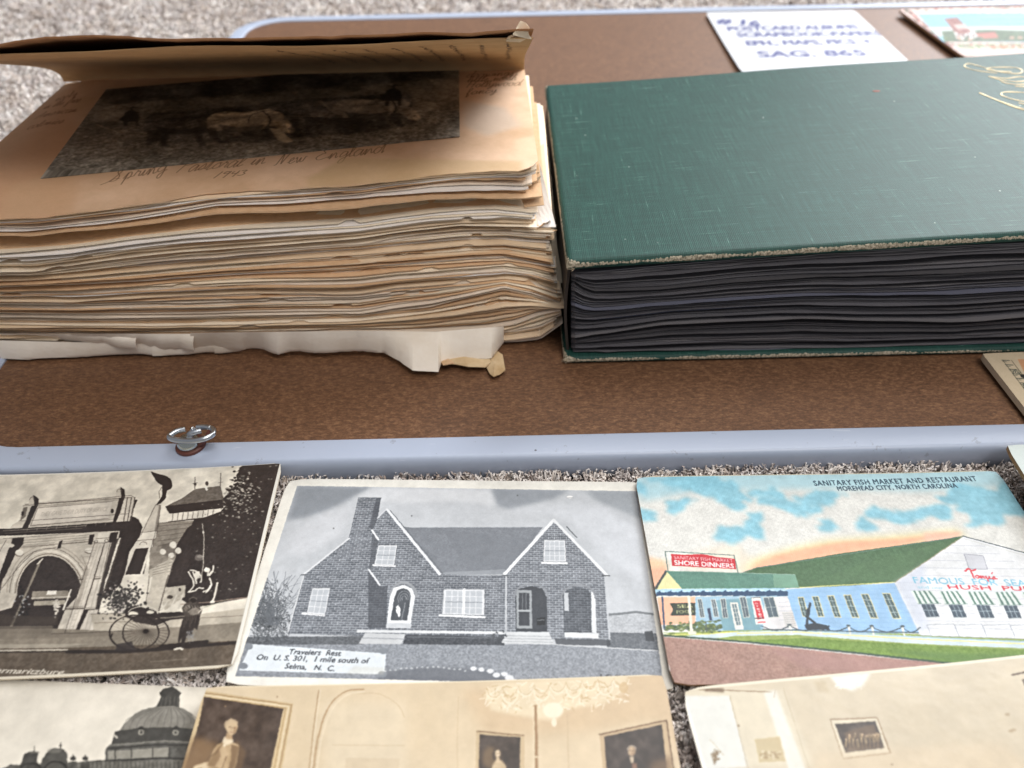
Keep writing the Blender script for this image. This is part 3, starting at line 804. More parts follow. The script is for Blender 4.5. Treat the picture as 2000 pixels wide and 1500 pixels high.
for l0, l1, n_, off, (xa, xb), tones, tf in groups:
    r = np.random.default_rng(50 + l0)
    wv = r.uniform(.45, 1.6, n_); cum = np.concatenate([[0], np.cumsum(wv)]) / wv.sum()
    for i in range(n_):
        f0, f1 = L[l0], L[l1]; a, b = cum[i], cum[i + 1]
        ph = smooth1(12, 9, .12, r)
        pyf = (lambda x, a=a, f0=f0, f1=f1: f0(x) * (1 - a) + f1(x) * a)
        thp = (lambda x, a=a, b=b, f0=f0, f1=f1: (f1(x) - f0(x)) * (b - a))
        T = (cnt + .5) / tot
        bo = r.uniform(-.0022, .0016)
        xr = r.uniform(xa, xb)
        leaf("page", pyf, thp, yF(T, off + bo), xs_right(xr), TONES[tones[i % len(tones)]], scrap, SB_YB - .002, zb_scrap(T), 1000 + cnt,
             prot=.0010, th_frac=.50 * (tf if tf < 1 else 1), curl=0.0, nick=int(r.integers(0, 3)), xmin=-.2200 - .040 * T + r.uniform(0, .003), zmax=ZTOP - .0007 - .0003 * cnt)
        cnt += 1

# ---- uppermost page, flat, with the magazine picture pasted on it
def page_print():
    p0 = (-.34, SB_YB + .004, ZTOP)
    P = Print(p0, (1, 0, 0), (0, -1, 0), .40, .19, ZTOP, (226, 192, 160), 5000)
    P.a += ((fbm(P.H, P.W, 150, 5) - .5) * 34)[..., None] * np.array([1, 1.1, 1.3])
    P.crop(0, 0, 2.857)
    P.soft([(-200, 560), (400, 480), (430, 1000), (380, 1240), (-300, 1400)], (216, 172, 136), 40, .8)
    P.soft([(60, 1030), (430, 930), (400, 1190), (0, 1230)], (222, 186, 150), 20, .6)
    ink = (92, 66, 46)
    P.hand("Spring", (600, 1020), (925, 955), 72, ink, 3.8, .85)
    P.hand("Pastoral in", (975, 965), (1470, 915), 70, ink, 3.6, .85)
    P.hand("New", (1530, 925), (1700, 900), 62, ink, 3.6, .85); P.hand("England", (1755, 898), (2140, 850), 66, ink, 3.6, .85)
    P.hand("1943", (1185, 992), (1365, 978), 40, ink, 4.4, .9)
    for i, (t_, x0, x1, y) in enumerate((("American", 190, 420, 640), ("colonies", 140, 350, 702), ("in the free", 230, 440, 585), ("early", 300, 430, 545))):
        P.hand(t_, (x0, y + 10), (x1, y - 16), 34, (120, 78, 50), 3.6, .9)
    P.crop(600, 0, 2.857)
    ink2 = (112, 82, 60)
    for t_, x0, x1, y in (("famous", 960, 1120, 355), ("american", 885, 1120, 392), ("drawings", 885, 1150, 432), ("little north", 890, 1165, 458), ("Hollywood", 885, 1190, 488), ("Fancy", 885, 1055, 528)):
        P.hand(t_, (x0, y), (x1, y - 12), 34, ink2, 4.2, .95)
    P.soft([(860, 560), (1100, 600), (1200, 700), (1000, 760), (870, 700)], (214, 200, 186), 22, .6); P.soft([(1150, 780), (1260, 760), (1280, 860), (1180, 880)], (232, 212, 182), 16, .7)
    P.soft([(200, 880), (1200, 900), (1200, 960), (0, 1050), (0, 1000)], (206, 178, 136), 16, .6)
    P.grain(9)
    return P
PP = page_print()
m_page = card_material("old_tan_page_print", PP.image("page_print"), rough=.85, spec=.2, paper=.92)
def flat_sheet(name, P, q_fn, nu, nv, mat, th, parent, zoff=0.0, zfn=None):
    """q_fn(u, v) -> (x, y); z on the page plus warp"""
    top = np.zeros((nv, nu, 3))
    for j in range(nv):
        for i in range(nu):
            x, y = q_fn(i / (nu - 1), j / (nv - 1)); top[j, i] = (x, y, P.z + zoff + (zfn(x, y) if zfn else 0))
    bot = top.copy(); bot[..., 2] -= th
    V, F = grid_solid(nu, nv, top, bot)
    uv = np.stack([(top[..., 0] - P.P0[0]) / P.wm, 1 - (P.P0[1] - top[..., 1]) / P.hm], -1).reshape(-1, 2)
    return mesh(name, V, F, mat, parent, uv=np.concatenate([uv, uv]), smooth=True)
xl_front = np.array([at(x, y, ZTOP) for x, y in zip(np.linspace(-240, 985, 60), L[0](np.linspace(-240, 985, 60)))])
fr = np.concatenate([xl_front, [at(1012, 333, ZTOP), at(1030, 328, ZTOP), at(1042, 322, ZTOP), at(1051, 315, ZTOP)]])
XL, XR = -.2345, .0128
def page_warp(x, y):
    return -.014 * np.clip((-.222 - x) / .03, 0, 1.5) ** 2 * 0 + .0
def qpage(u, v):
    # v = 0 front edge ... 1 hinge
    k = u * (len(fr) - 1); i = min(int(k), len(fr) - 2); f = k - i; a = fr[i] * (1 - f) + fr[i + 1] * f
    a = a.copy(); a[1] += .0005 * math.sin(u * 70) + .0003 * math.sin(u * 171)
    bx = XL - .002 + (XR - .0025 - XL) * u; by = .4535
    bx = XL + (.0105 - XL) * u
    x = a[0] * (1 - v) + bx * v
    # left edge runs straight back
    if a[0] < XL: x = XL * 1.0 + (a[0] - XL) * (1 - v) * 0.15
    return x, a[1] * (1 - v) + by * v
def zleft(x, y): return -.12 * max(0, -.219 - x)
flat_sheet("page", PP, qpage, len(fr), 22, m_page, .0004, scrap, 0.0, zleft)["label"] = "uppermost tan page with pencil captions"

# magazine picture: horses ploughing, printed dark
def picture_print():
    P = Print((-.26, .470, ZTOP), (1, 0, 0), (0, -1, 0), .29, .13, ZTOP, (92, 86, 74), 6500)
    P.crop(0, 0, 2.857)
    nz = (fbm(P.H, P.W, 5, 4) - .5)
    big = (fbm(P.H, P.W, 90, 4) - .5)
    yy, xx = np.mgrid[0:P.H, 0:P.W]
    P.a += (nz * 60 + big * 30)[..., None]
    # field, furrows
    P.poly([(150, 860), (2600, 560), (2600, 1000), (100, 1100)], (94, 90, 80), tex=nz * 70 + big * 30)
    P.soft([(600, 480), (2600, 330), (2600, 620), (1900, 640), (500, 700)], (112, 102, 84), 30, .5, tex=big * 50)
    def scatter(n_, g0, g1, a_, lo, hi):
        for k in range(n_):
            x = 200 + rng.random() * 2400; y = 1000 - (x - 250) * .095 - lo - rng.random() * (hi - lo); g = g0 + rng.random() * (g1 - g0)
            P.line([(x, y), (x + 14 + rng.random() * 46, y - 3 - rng.random() * 7)], (g, g * .97, g * .88), 3.4, a_)
    scatter(420, 110, 160, .35, 0, 230); scatter(420, 40, 66, .4, 0, 240)
    P.soft([(560, 500), (2480, 340), (2480, 440), (1500, 520), (600, 590)], (54, 49, 42), 20, .85, tex=big * 60)
    K_, D_, M_, H_ = (34, 32, 30), (50, 47, 43), (92, 85, 74), (152, 138, 112)
    T = nz * 50 + big * 70
    def horse(dx, dy, k, body, dark, face=True):
        """a heavy plough horse seen from the front quarter: rump, back, chest, lowered neck and head, legs"""
        t = lambda pts: [(dx + x * k, dy + y * k * .72) for x, y in pts]
        P.soft(t(catmull([(0, 20), (30, -38), (110, -62), (220, -56), (300, -70), (350, -40), (360, 20), (330, 70), (230, 92), (110, 88), (20, 80), (0, 20)])), body, 5, .92, tex=T)
        P.soft(t([(290, -66), (350, -84), (420, -50), (470, 20), (500, 90), (470, 112), (430, 96), (390, 60), (320, 40)]), body, 4, .94, tex=T)
        P.soft(t([(20, 60), (60, 70), (56, 130), (40, 172), (14, 172), (18, 120)]), dark, 4, .7); P.soft(t([(90, 70), (130, 80), (118, 140), (122, 178), (92, 178), (90, 120)]), dark, 4, .7)
        P.soft(t([(260, 80), (300, 76), (300, 130), (320, 176), (288, 178), (266, 130)]), dark, 4, .7); P.soft(t([(330, 60), (370, 60), (380, 110), (410, 150), (384, 164), (346, 120)]), dark, 4, .7)
        P.soft(t([(60, 40), (200, 60), (320, 40), (300, 92), (120, 96)]), dark, 6, .75)
        P.soft(t([(60, -40), (160, -54), (250, -46), (200, -24), (90, -20)]), tuple(min(255, c * 1.5) for c in body), 6, .6)
        P.line(t(catmull([(318, -62), (352, -20), (356, 30), (330, 62)])), (26, 24, 23), 9 * k, .9); P.line(t([(330, -30), (180, -10), (20, 10)]), (30, 28, 26), 4, .8)
        if face:
            P.soft(t([(440, 30), (474, 40), (500, 92), (478, 112), (452, 96)]), tuple(min(255, c * 1.35) for c in body), 3, .7); P.ell(dx + 462 * k, dy + 52 * k, 5 * k, 4 * k, (20, 19, 18)); P.soft(t([(430, 4), (440, -26), (452, 8)]), dark, 2, .9)
    P.soft([(840, 640), (1300, 600), (1700, 560), (2300, 520), (2320, 700), (1900, 760), (1300, 800), (860, 800)], (46, 43, 38), 14, .7, tex=T)
    horse(800, 680, 1.1, (66, 60, 52), (34, 32, 30))
    horse(1150, 672, 1.0, (146, 131, 106), (60, 55, 48))
    horse(1600, 614, 1.15, (74, 69, 62), (36, 34, 32))
    horse(1850, 600, 1.0, (112, 103, 88), (40, 38, 35))
    # pale blaze, traces and reins
    P.line(catmull([(1385, 690), (1400, 650), (1470, 625), (1560, 625), (1640, 650), (1690, 645)]), K_, 6, .8); P.line([(1440, 650), (1780, 655), (1830, 640)], H_, 7, .7); P.line([(1790, 570), (1850, 625)], H_, 10, .7)
    P.soft([(1500, 720), (1560, 724), (1602, 764), (1636, 792), (1600, 805), (1556, 792)], (156, 142, 116), 3, .85)
    P.line([(2210, 590), (2520, 640)], (150, 142, 124), 3.4, .8); P.line([(900, 720), (1200, 700), (1500, 690)], (120, 110, 92), 3.5, .6)
    P.line([(540, 700), (660, 745), (720, 740), (820, 750)], H_, 7, .7); P.line([(650, 750), (740, 720), (780, 680)], H_, 6, .6); P.line([(440, 720), (560, 710)], (120, 108, 88), 4, .7)
    # two men
    for dx, dy, k in ((735, 640, 1.0), (2195, 520, 1.1)):
        t = lambda pts: [(dx + x * k, dy + y * k * .62) for x, y in pts]
        P.soft(t([(-34, -16), (0, -34), (34, -14), (44, 40), (30, 70), (-50, 70), (-70, 50), (-44, 20)]), (30, 28, 26), 3, .95); P.ell(dx + 8 * k, dy - 30 * k, 16 * k, 11 * k, (34, 31, 28), .95, blur=2)
        P.ell(dx + 14 * k, dy - 27 * k, 8 * k, 6 * k, (140, 122, 98), .8, blur=2); P.line(t([(-24, -52), (40, -56)]), (24, 22, 20), 7 * k); P.soft(t([(20, 60), (36, 60), (40, 110), (22, 112)]), (32, 30, 28), 3, .9); P.soft(t([(-40, 60), (-20, 60), (-24, 110), (-44, 112)]), (32, 30, 28), 3, .9)
    scatter(160, 116, 158, .4, 0, 110)
    P.a = P.a * .35 + boxblur(boxblur(P.a, 4), 4) * .65
    P.a = (P.a - 80) * 1.35 + 106 + ((fbm(P.H, P.W, 11, 3) - .5) * 34)[..., None]
    P.a = P.a * .7 + P.a.mean(2, keepdims=True) * .3
    P.finish(1.2, 1, .14, 22)
    return P
PH = picture_print()
m_pic = card_material("halftone_picture", PH.image("picture_print"), rough=.6, spec=.35, paper=1.0)
q = [at(80, 350, ZTOP), at(898, 268, ZTOP), at(896, 118, ZTOP), at(208, 176, ZTOP)]
# keep the pasted sheet rectangular-ish on the page
def qpic(u, v):
    a = q[0] * (1 - u) + q[1] * u; b = q[3] * (1 - u) + q[2] * u; p = a * (1 - v) + b * v
    return p[0], p[1]
flat_sheet("pasted_picture", PH, qpic, 30, 14, m_pic, .0003, scrap, .0005, lambda x, y: zleft(x, y))["label"] = "dark halftone picture of horses ploughing"

# ---- raised leaf and cover sheet curling up from the back
def solve_z(x, y, py):
    lo, hi = .05, .22
    for _ in range(40):
        mid = (lo + hi) / 2
        if proj((x, y, mid))[1] > py: lo = mid
        else: hi = mid
    return (lo + hi) / 2
edge_py = polyx([(-.3, 112), (-.2345, 112), (-.15, 100), (-.1, 92), (-.05, 85), (0, 74), (.0110, 73)])
LFT = .145
def flap(name, extra_len, extra_z, mat, th, rag, seed, x_out=0.0, vmax=1.0):
    r = np.random.default_rng(seed); nu, nv = 46, 18
    jag = smooth1(nu, 12, rag, r) + r.normal(0, rag * .35, nu)
    wav = smooth1(nu, 6, .0010, r)
    top = np.zeros((nv, nu, 3))
    for i in range(nu):
        u = i / (nu - 1); x = XL - .0005 + (.0108 + x_out - XL) * u
        ye = SB_YB - LFT; ze = solve_z(x, ye, float(edge_py(x))) + extra_z + wav[i] * (1 if extra_z else .5)
        P0 = np.array([x, SB_YB - .001, ZTOP - .0005]); P3 = np.array([x, ye - extra_len - jag[i], ze + extra_len * .30])
        P1 = P0 + (0, .0015, .010); P2 = P0 + (0, -.036, .0200)
        for j in range(nv):
            t = j / (nv - 1) * vmax
            b = (1 - t) ** 3 * P0 + 3 * (1 - t) ** 2 * t * P1 + 3 * (1 - t) * t * t * P2 + t ** 3 * P3
            b[2] += extra_z * (0 if j == 0 else 0) 
            top[j, i] = b
    bot = top.copy(); bot[..., 2] -= th
    V, F = grid_solid(nu, nv, top + (0, 0, extra_z * .3 + (.0004 if extra_z else 0)), bot + (0, 0, extra_z * .3 + (.0004 if extra_z else 0)))
    uv = []
    for j in range(nv):
        for i in range(nu): uv.append((i / (nu - 1), j / (nv - 1)))
    return mesh(name, V, F, mat, scrap, uv=np.array(uv + uv), smooth=True), top
# underside carries columns of writing
def flap_mat():
    t = NT("raised_leaf_shaded"); v = t.coord()
    n = t.noise(v, 60, 4)
    c = t.ramp(n, [(.3, (188, 150, 106)), (.7, (206, 170, 124))])  # tan set darker: the shade on this leaf is put into its colour
    t.set(base_color=c, roughness=.9); return t.m
leafo, ftop = flap("raised_leaf", 0, 0, flap_mat(), .0003, .0004, 5)
leafo["label"] = "raised tan leaf curling up over the picture"
cov, ctop = flap("cover_sheet", .004, .0022, paper_mat("brown_cover_paper", (150, 104, 68), (180, 134, 92), .9), .0006, .0011, 9)
cov["label"] = "brown cover sheet with ragged edge"
# writing on the inner face of the leaf: thin ink strokes just under the paper
INK = plain("brown_ink", (88, 60, 42), .8)
IV, IF = [], []
r = np.random.default_rng(77)
nv_, nu_ = ftop.shape[:2]
def on_flap(u, v):
    i = min(u * (nu_ - 1), nu_ - 1.001); j = min(v * (nv_ - 1), nv_ - 1.001); a, b = int(i), int(j); f, g_ = i - a, j - b
    return (ftop[b, a] * (1 - f) + ftop[b, a + 1] * f) * (1 - g_) + (ftop[b + 1, a] * (1 - f) + ftop[b + 1, a + 1] * f) * g_
for col in np.linspace(.60, .965, 9):
    v = .30
    while v < .9:
        for _ in range(2):
            pts = [on_flap(min(max(col + r.normal(0, .0035), 0), 1), v + k * .012) + (0, 0, -.00045) for k in range(3)]
            for a, b in zip(pts[:-1], pts[1:]):
                d = b - a; nr = np.array([1.0, 0, 0]) * .00022; o_ = len(IV)
                IV += [a - nr, a + nr, b + nr, b - nr, a - nr + (0, 0, -.00003), b - nr + (0, 0, -.00003)]; IF += [(o_, o_ + 1, o_ + 2, o_ + 3)]
        v += r.uniform(.02, .045)
o = mesh("handwriting", IV, IF, INK, scrap)
# dog-eared corner at the right end
def patch(name, P4, nu, nv, mat, th=.0003, bump_=0.0, seed=0, parent=None, jag=0.0):
    r = np.random.default_rng(seed); P4 = [np.array(p, float) for p in P4]; top = np.zeros((nv, nu, 3))
    for j in range(nv):
        for i in range(nu):
            u, v = i / (nu - 1), j / (nv - 1)
            top[j, i] = (P4[0] * (1 - u) + P4[1] * u) * (1 - v) + (P4[3] * (1 - u) + P4[2] * u) * v
            top[j, i, 2] += bump_ * math.sin(u * math.pi) * math.sin(v * math.pi)
            if jag and (j == nv - 1 or j == 0): top[j, i] += r.normal(0, jag, 3) * (1, .5, .3)
    bot = top.copy(); bot -= (0, 0, th)
    V, F = grid_solid(nu, nv, top, bot)
    return mesh(name, V, F, mat, parent if parent else scrap, smooth=False)
E_ = ctop[-1, -1]
yE = float(E_[1])
patch("dog_ear", [at_y(985, 78, yE + .004), at_y(1008, 62, yE + .002), at_y(1034, 66, yE + .006), at_y(1016, 80, yE + .010)], 5, 4, TONES['buff'], .0005, .001, 3, jag=.0003)
patch("dog_ear", [at_y(1003, 66, yE), at_y(1016, 40, yE + .002), at_y(1031, 46, yE + .003), at_y(1034, 74, yE + .004)], 5, 5, TONES['cream'], .0005, .001, 4, jag=.0003)

# ---- loose bits at the right-hand corner
def sheet_y(name, pix, ys, mat, nu=8, nv=6, th=.0003, bump_=.0004, seed=0, jag=0.0, lab=None):
    o = patch(name, [at_y(p[0], p[1], y) for p, y in zip(pix, ys)], nu, nv, mat, th, bump_, seed, jag=jag)
    if lab: o["label"] = lab
    return o
def sheet_px(name, pix, zs, mat, nu=8, nv=6, th=.0003, bump_=.0006, seed=0, jag=0.0, lab=None):
    o = patch(name, [at(p[0], p[1], z) for p, z in zip(pix, zs)], nu, nv, mat, th, bump_, seed, jag=jag)
    if lab: o["label"] = lab
    return o
sheet_y("envelope_corner", [(1015, 420), (1053, 314), (1086, 443), (1030, 443)], [.350, .366, .3335, .3325], TONES['white'], lab="white envelope corner sticking out at the side")
sheet_y("page_corner", [(1015, 380), (1051, 318), (1063, 400), (1025, 404)], [.342, .356, .3335, .3325], TONES['tan'])
sheet_y("page_corner", [(1066, 470), (1082, 445), (1100, 552), (1080, 550)], [.336, .350, .330, .3285], TONES['cream'])
sheet_y("page_corner", [(1080, 560), (1098, 550), (1109, 582), (1092, 600)], [.334, .340, .332, .322], TONES['buff'], jag=.0005)
for k, (px, py) in enumerate(((1018, 334), (1026, 341), (1022, 352), (1030, 362), (1024, 374), (1034, 347), (1040, 356))):
    rr = np.random.default_rng(k + 40)
    y_ = .3425 + .0012 * (k % 3); p = at_y(px, py, y_)
    patch("torn_corner", [p, p + (.0035, .001, .0028), p + (.0042, .003, .0012), p + (.001, .003, -.0022)], 4, 4, TONES[['cream', 'white', 'buff'][k % 3]], .0003, .0006, k, jag=.0006)
for k, (px, py) in enumerate(((1046, 448), (1056, 444), (1066, 452), (1062, 462), (1052, 458))):
    y_ = .332 + .001 * (k % 3); p = at_y(px, py, y_)
    patch("torn_corner", [p, p + (.004, .0005, .003), p + (.005, .003, .0015), p + (.0005, .003, -.002)], 4, 4, TONES[['tan', 'white', 'cream'][k % 3]], .0003, .0006, k, jag=.0006)

# ---- limp white wrapper hanging out in front at the bottom
def wrap_mat():
    t = NT("glassine_wrapper"); v = t.coord((1, 1, 1)); v2 = t.coord((1, .35, 2))
    n = t.noise(v, 35, 5, .7); n2 = t.noise(v2, 240, 3)
    c = t.ramp(n, [(.3, (234, 222, 204)), (.7, (250, 242, 230))])
    t.bump(t.math('ADD', n, t.math('MULTIPLY', n2, .4)), .3, .0010)
    t.set(base_color=c, roughness=.6); return t.m
WR = wrap_mat()
def hang(name, top_line, bot_line, px0, px1, ytop, zbot, mat, nu=40, nv=7, th=.0002, seed=0, bulge=.0006):
    r = np.random.default_rng(seed); top = np.zeros((nv, nu, 3)); tl, bl = polyx(top_line), polyx(bot_line)
    wv = smooth1(nu, 9, .0008, r)
    pxs = sorted(set(np.linspace(px0, px1, nu).tolist() + [float(p[0]) for p in bot_line if px0 < p[0] < px1])); nu = len(pxs); jg = smooth1(nu, 16, .0005, r) + r.normal(0, .00012, nu)
    top = np.zeros((nv, nu, 3)); wv = smooth1(nu, 20, .0003, r)
    for i, px in enumerate(pxs):
        a = at_y(px, tl(px), ytop); b = at(px, bl(px), zbot) + np.array([0, jg[i], 0])
        for j in range(nv):
            v = j / (nv - 1); p = a * (1 - v) + b * v
            p[1] -= bulge * math.sin(v * math.pi) * .6; p[2] += bulge * math.sin(v * math.pi) * .5 + wv[i] * v * .3
            p[1] += wv[i] * v
            top[j, i] = p
    bot = top + (0, .0002, -th)
    V, F = grid_solid(nu, nv, top, bot)
    return mesh(name, V, F, mat, scrap, smooth=True)
hang("wrapper_fold", [(-200, 660), (300, 672), (1000, 668)], [(-200, 700), (0, 698), (63, 701), (170, 696), (300, 692), (420, 688), (500, 684)], -200, 470, .3092, .0095, WR, seed=1)
hang("wrapper_fold", [(-200, 650), (0, 651), (300, 655)], [(-200, 664), (0, 660), (60, 658), (130, 668), (200, 675), (268, 679)], -200, 268, .3078, .0150, WR, seed=2, bulge=.002)
hang("wrapper_fold", [(140, 652), (400, 652)], [(140, 664), (268, 677), (380, 686)], 140, 380, .3064, .0132, WR, 26, seed=3, bulge=.002)
hang("wrapper_fold", [(372, 650), (700, 646), (850, 648), (900, 644), (990, 637)], [(372, 684), (480, 681), (545, 688), (613, 689), (700, 687), (750, 688), (775, 704), (806, 725), (830, 727), (856, 728), (862, 708), (880, 700), (910, 700), (960, 700), (984, 670)], 372, 984, .3052, .0112, WR, 70, 8, seed=4, bulge=.0007)
# torn browned scraps at the end of the wrapper
BRN = paper_mat("browned_scrap", (190, 160, 118), (222, 200, 164), .85)
def scrap_px(pts, z, mat, seed):
    r = np.random.default_rng(seed); P = [at(x, y, z) + (0, 0, r.uniform(-.0004, .0012)) for x, y in pts]; n = len(P)
    V = P + [p - np.array([0, 0, .0003]) for p in P]; c_ = np.mean(P, 0) + (0, 0, .0008); V.append(c_)
    F = [(i, (i + 1) % n, 2 * n) for i in range(n)] + [(i, n + i, n + (i + 1) % n, (i + 1) % n) for i in range(n)] + [tuple(range(2 * n - 1, n - 1, -1))]
    return mesh("torn_scrap", V, F, mat, scrap)
scrap_px([(855, 690), (885, 686), (905, 688), (954, 688), (958, 708), (948, 718), (914, 719), (890, 712), (862, 712)], .0105, BRN, 1)
scrap_px([(948, 690), (966, 682), (982, 696), (987, 722), (976, 733), (964, 738), (957, 730), (950, 716)], .0098, BRN, 2)
scrap_px([(860, 704), (876, 700), (888, 712), (866, 715)], .0118, TONES['tan'], 3)
adopt(scrap)
# ================================================================== postcards on the carpet
def brick(P, cell_x=19, cell_y=8.4, amp=44):
    yy, xx = np.mgrid[0:P.H, 0:P.W]
    row = (yy / cell_y).astype(int); xo = xx + (row % 2) * cell_x / 2
    m = ((yy % cell_y) < 2.2) | ((xo % cell_x) < 2.2)
    r = rng.random((int(P.H / cell_y) + 2, int((P.W + cell_x) / cell_x) + 2))
    return np.where(m, amp, -6) + (r[row, (xo / cell_x).astype(int)] - .5) * 26 + (fbm(P.H, P.W, 40) - .5) * 10

# ---- arch and rickshaw
def card_arch():
    P = Print(*frame_of(-.2304, .2353, .0212, .006), .006, (229, 222, 208))
    n = (fbm(P.H, P.W, 60) - .5)
    P.a += n[..., None] * 14
    P.crop(0, 800, 2.727)
    L, LT, DK, MD = (208, 200, 187), (226, 219, 206), (58, 51, 49), (134, 125, 113)
    nz = (fbm(P.H, P.W, 7, 3) - .5) * 26
    fol = (fbm(P.H, P.W, 5, 3) - .5)
    # tower house behind
    P.poly([(840, 612), (1100, 590), (1000, 800), (790, 900), (800, 760)], (148, 140, 129), tex=nz)
    for k in range(5): P.line([(842, 628 + k * 26), (1040 - k * 20, 612 + k * 25)], (96, 88, 80), 4, .8)
    P.poly([(915, 560), (1190, 530), (1190, 560), (1080, 600), (905, 605)], LT)
    for k in range(9): P.line([(925 + k * 27, 562 - k * 2), (920 + k * 27, 600 - k * 3)], (90, 82, 76), 4, .8)
    P.line([(900, 606), (1100, 586)], (80, 72, 66), 7)
    P.poly([(883, 525), (980, 478), (1035, 440), (1050, 434), (1178, 420), (1200, 505), (1120, 515), (900, 540)], (112, 104, 96), tex=nz)
    P.poly([(883, 523), (1190, 492), (1195, 538), (905, 562)], DK)
    for x in (1043, 1180): P.line([(x, 372 if x < 1100 else 352), (x - 2, 436)], (90, 82, 78), 4); P.line([(x - 12, 404), (x + 12, 400)], (90, 82, 78), 3)
    P.ell(1043, 408, 8, 8, (80, 72, 68)); P.ell(1106, 406, 8, 12, (80, 72, 68)); P.line([(1100, 425), (1106, 440)], (240, 236, 226), 12)
    # big tree
    tree = [(1305, 296), (1480, 286), (1508, 300), (1506, 345), (1326, 1012), (1200, 1030), (1040, 1060), (960, 1010), (900, 960), (905, 860),
            (940, 800), (935, 740), (1000, 640), (1080, 590), (1180, 555), (1210, 520), (1190, 490), (1240, 440), (1270, 400), (1262, 365), (1290, 330)]
    P.poly(tree, DK, tex=fol * 14)
    P.poly([(1040, 590), (1110, 588), (1000, 700), (960, 820), (900, 960), (880, 940), (905, 860)], DK)
    for _ in range(900):       # leaves that caught the sun
        u = rng.random(); x = 1235 + rng.normal(0, 1) * 75 + (u - .3) * 60; y = 470 + rng.normal(0, 1) * 90
        if rng.random() < .45: x, y = 1010 + rng.random() * 430, 560 + rng.random() * 430
        if x < 1180 + (480 - y) * .55 and y < 500: continue
        if x > 1500 - (y - 290) * .27: continue
        dens = math.exp(-((x - 1300) ** 2 / 9000 + (y - 430) ** 2 / 16000))
        if rng.random() > dens + .16: continue
        r = 2 + rng.random() * 4.5; g = 120 + rng.random() * 110 * (dens + .3)
        P.ell(x, y, r * 1.3, r * .8, (g, g * .96, g * .9), .8, n=8)
    for x, y, r in ((1300, 340, 16), (1285, 375, 20), (1262, 420, 18), (1310, 310, 14), (1235, 460, 14), (1210, 505, 15)):
        for _ in range(12): P.ell(x + rng.normal(0, r), y + rng.normal(0, r), 8, 6, DK, n=8)
    # statue on its obelisk
    P.poly([(832, 514), (859, 518), (838, 668), (752, 672)], L, tex=nz * .4); P.poly([(850, 518), (859, 518), (838, 668), (822, 668)], (150, 142, 132))
    P.poly(catmull([(805, 337), (850, 352), (895, 366), (918, 392), (917, 425), (890, 440), (870, 415), (838, 392), (805, 337)]), DK)
    P.poly([(868, 405), (893, 430), (886, 480), (860, 508), (835, 516), (846, 500), (866, 470)], DK)
    P.line([(866, 420), (850, 446), (853, 480)], (120, 110, 100), 4)
    P.poly([(745, 660), (838, 652), (830, 690), (815, 700), (818, 735), (700, 745), (716, 700), (735, 690)], LT, tex=nz * .3)
    P.line([(720, 704), (826, 694)], (110, 100, 92), 4); P.arc(765, 722, 18, 14, 180, 360, (120, 110, 100), 4)
    P.poly([(720, 745), (800, 738), (765, 880), (650, 890)], DK)
    for a, b, ww in (((716, 742), (640, 925), 15), ((800, 738), (752, 880), 13), ((708, 742), (806, 734), 10), ((630, 886), (792, 880), 13), ((765, 884), (745, 980), 18)):
        P.line([a, b], LT, ww)
    P.poly([(690, 930), (765, 925), (755, 985), (690, 985)], LT)
    # arch of triumph, attic storey
    P.poly([(650, 480), (735, 488), (700, 570), (740, 590), (762, 630), (745, 680), (690, 760), (668, 860), (640, 930), (560, 1010), (530, 980), (560, 700), (640, 620)], DK, tex=fol * 10)
    P.poly([(128, 520), (215, 500), (700, 463), (722, 478), (690, 610), (50, 645), (70, 620), (105, 600)], L, tex=nz * .5)
    P.poly([(205, 530), (600, 496), (578, 585), (165, 625)], (222, 214, 202))
    for y0, y1, x0, x1, ww, c in ((512, 476, 140, 700, 6, (120, 112, 103)), (522, 487, 200, 640, 4, (150, 142, 132)), (638, 602, 160, 620, 5, (130, 122, 112)), (620, 590, 175, 600, 4, (150, 142, 132))):
        P.line([(x0, y0), (x1, y1)], c, ww)
    P.text("THEY GAVE THEIR DUTY OF SERVICE", (215, 575), (572, 545), 22, (165, 156, 145), .7)
    P.poly([(190, 475), (212, 482), (205, 520), (148, 640), (112, 655), (140, 600)], DK)
    P.poly([(640, 465), (668, 470), (640, 560), (615, 610), (600, 612), (622, 540)], DK)
    for cx, cy in ((180, 490), (642, 446)):
        P.poly([(cx - 25, cy + 32), (cx - 18, cy - 10), (cx, cy - 26), (cx + 18, cy - 16), (cx + 22, cy + 28)], L)
        P.poly([(cx + 2, cy - 26), (cx + 24, cy - 14), (cx + 28, cy + 20), (cx + 8, cy + 36)], DK)
        P.arc(cx - 4, cy, 14, 16, 180, 350, (110, 100, 92), 3)
    for x in (682, 703, 722): P.line([(x, 475), (x - 22, 605)], (90, 82, 76), 5)
    P.poly([(128, 530), (150, 526), (140, 575), (112, 600)], (120, 112, 103)); P.ell(125, 560, 7, 12, DK); P.ell(600, 545, 8, 12, DK)
    # cornice
    P.poly([(-430, 655), (60, 640), (700, 598), (735, 606), (640, 632), (620, 650), (-430, 698)], DK, tex=nz * .3)
    P.line([(20, 652), (460, 622)], (170, 162, 150), 4); P.line([(30, 664), (440, 636)], (120, 112, 103), 4)
    # piers and arch
    P.poly([(-430, 700), (20, 692), (500, 655), (640, 650), (620, 760), (545, 960), (500, 1180), (270, 1188), (300, 1165), (-430, 1190)], L, tex=nz * .6)
    for k in range(4): P.line([(110, 702 + k * 13), (500, 668 + k * 12)], (150, 142, 130), 4, .9)
    P.poly([(70, 690), (130, 685), (125, 720), (90, 760), (30, 880), (-20, 960), (10, 860), (50, 760)], DK)
    P.poly([(478, 670), (505, 668), (490, 722), (470, 720)], DK); P.poly([(590, 660), (632, 655), (600, 760), (555, 790), (575, 720)], DK)
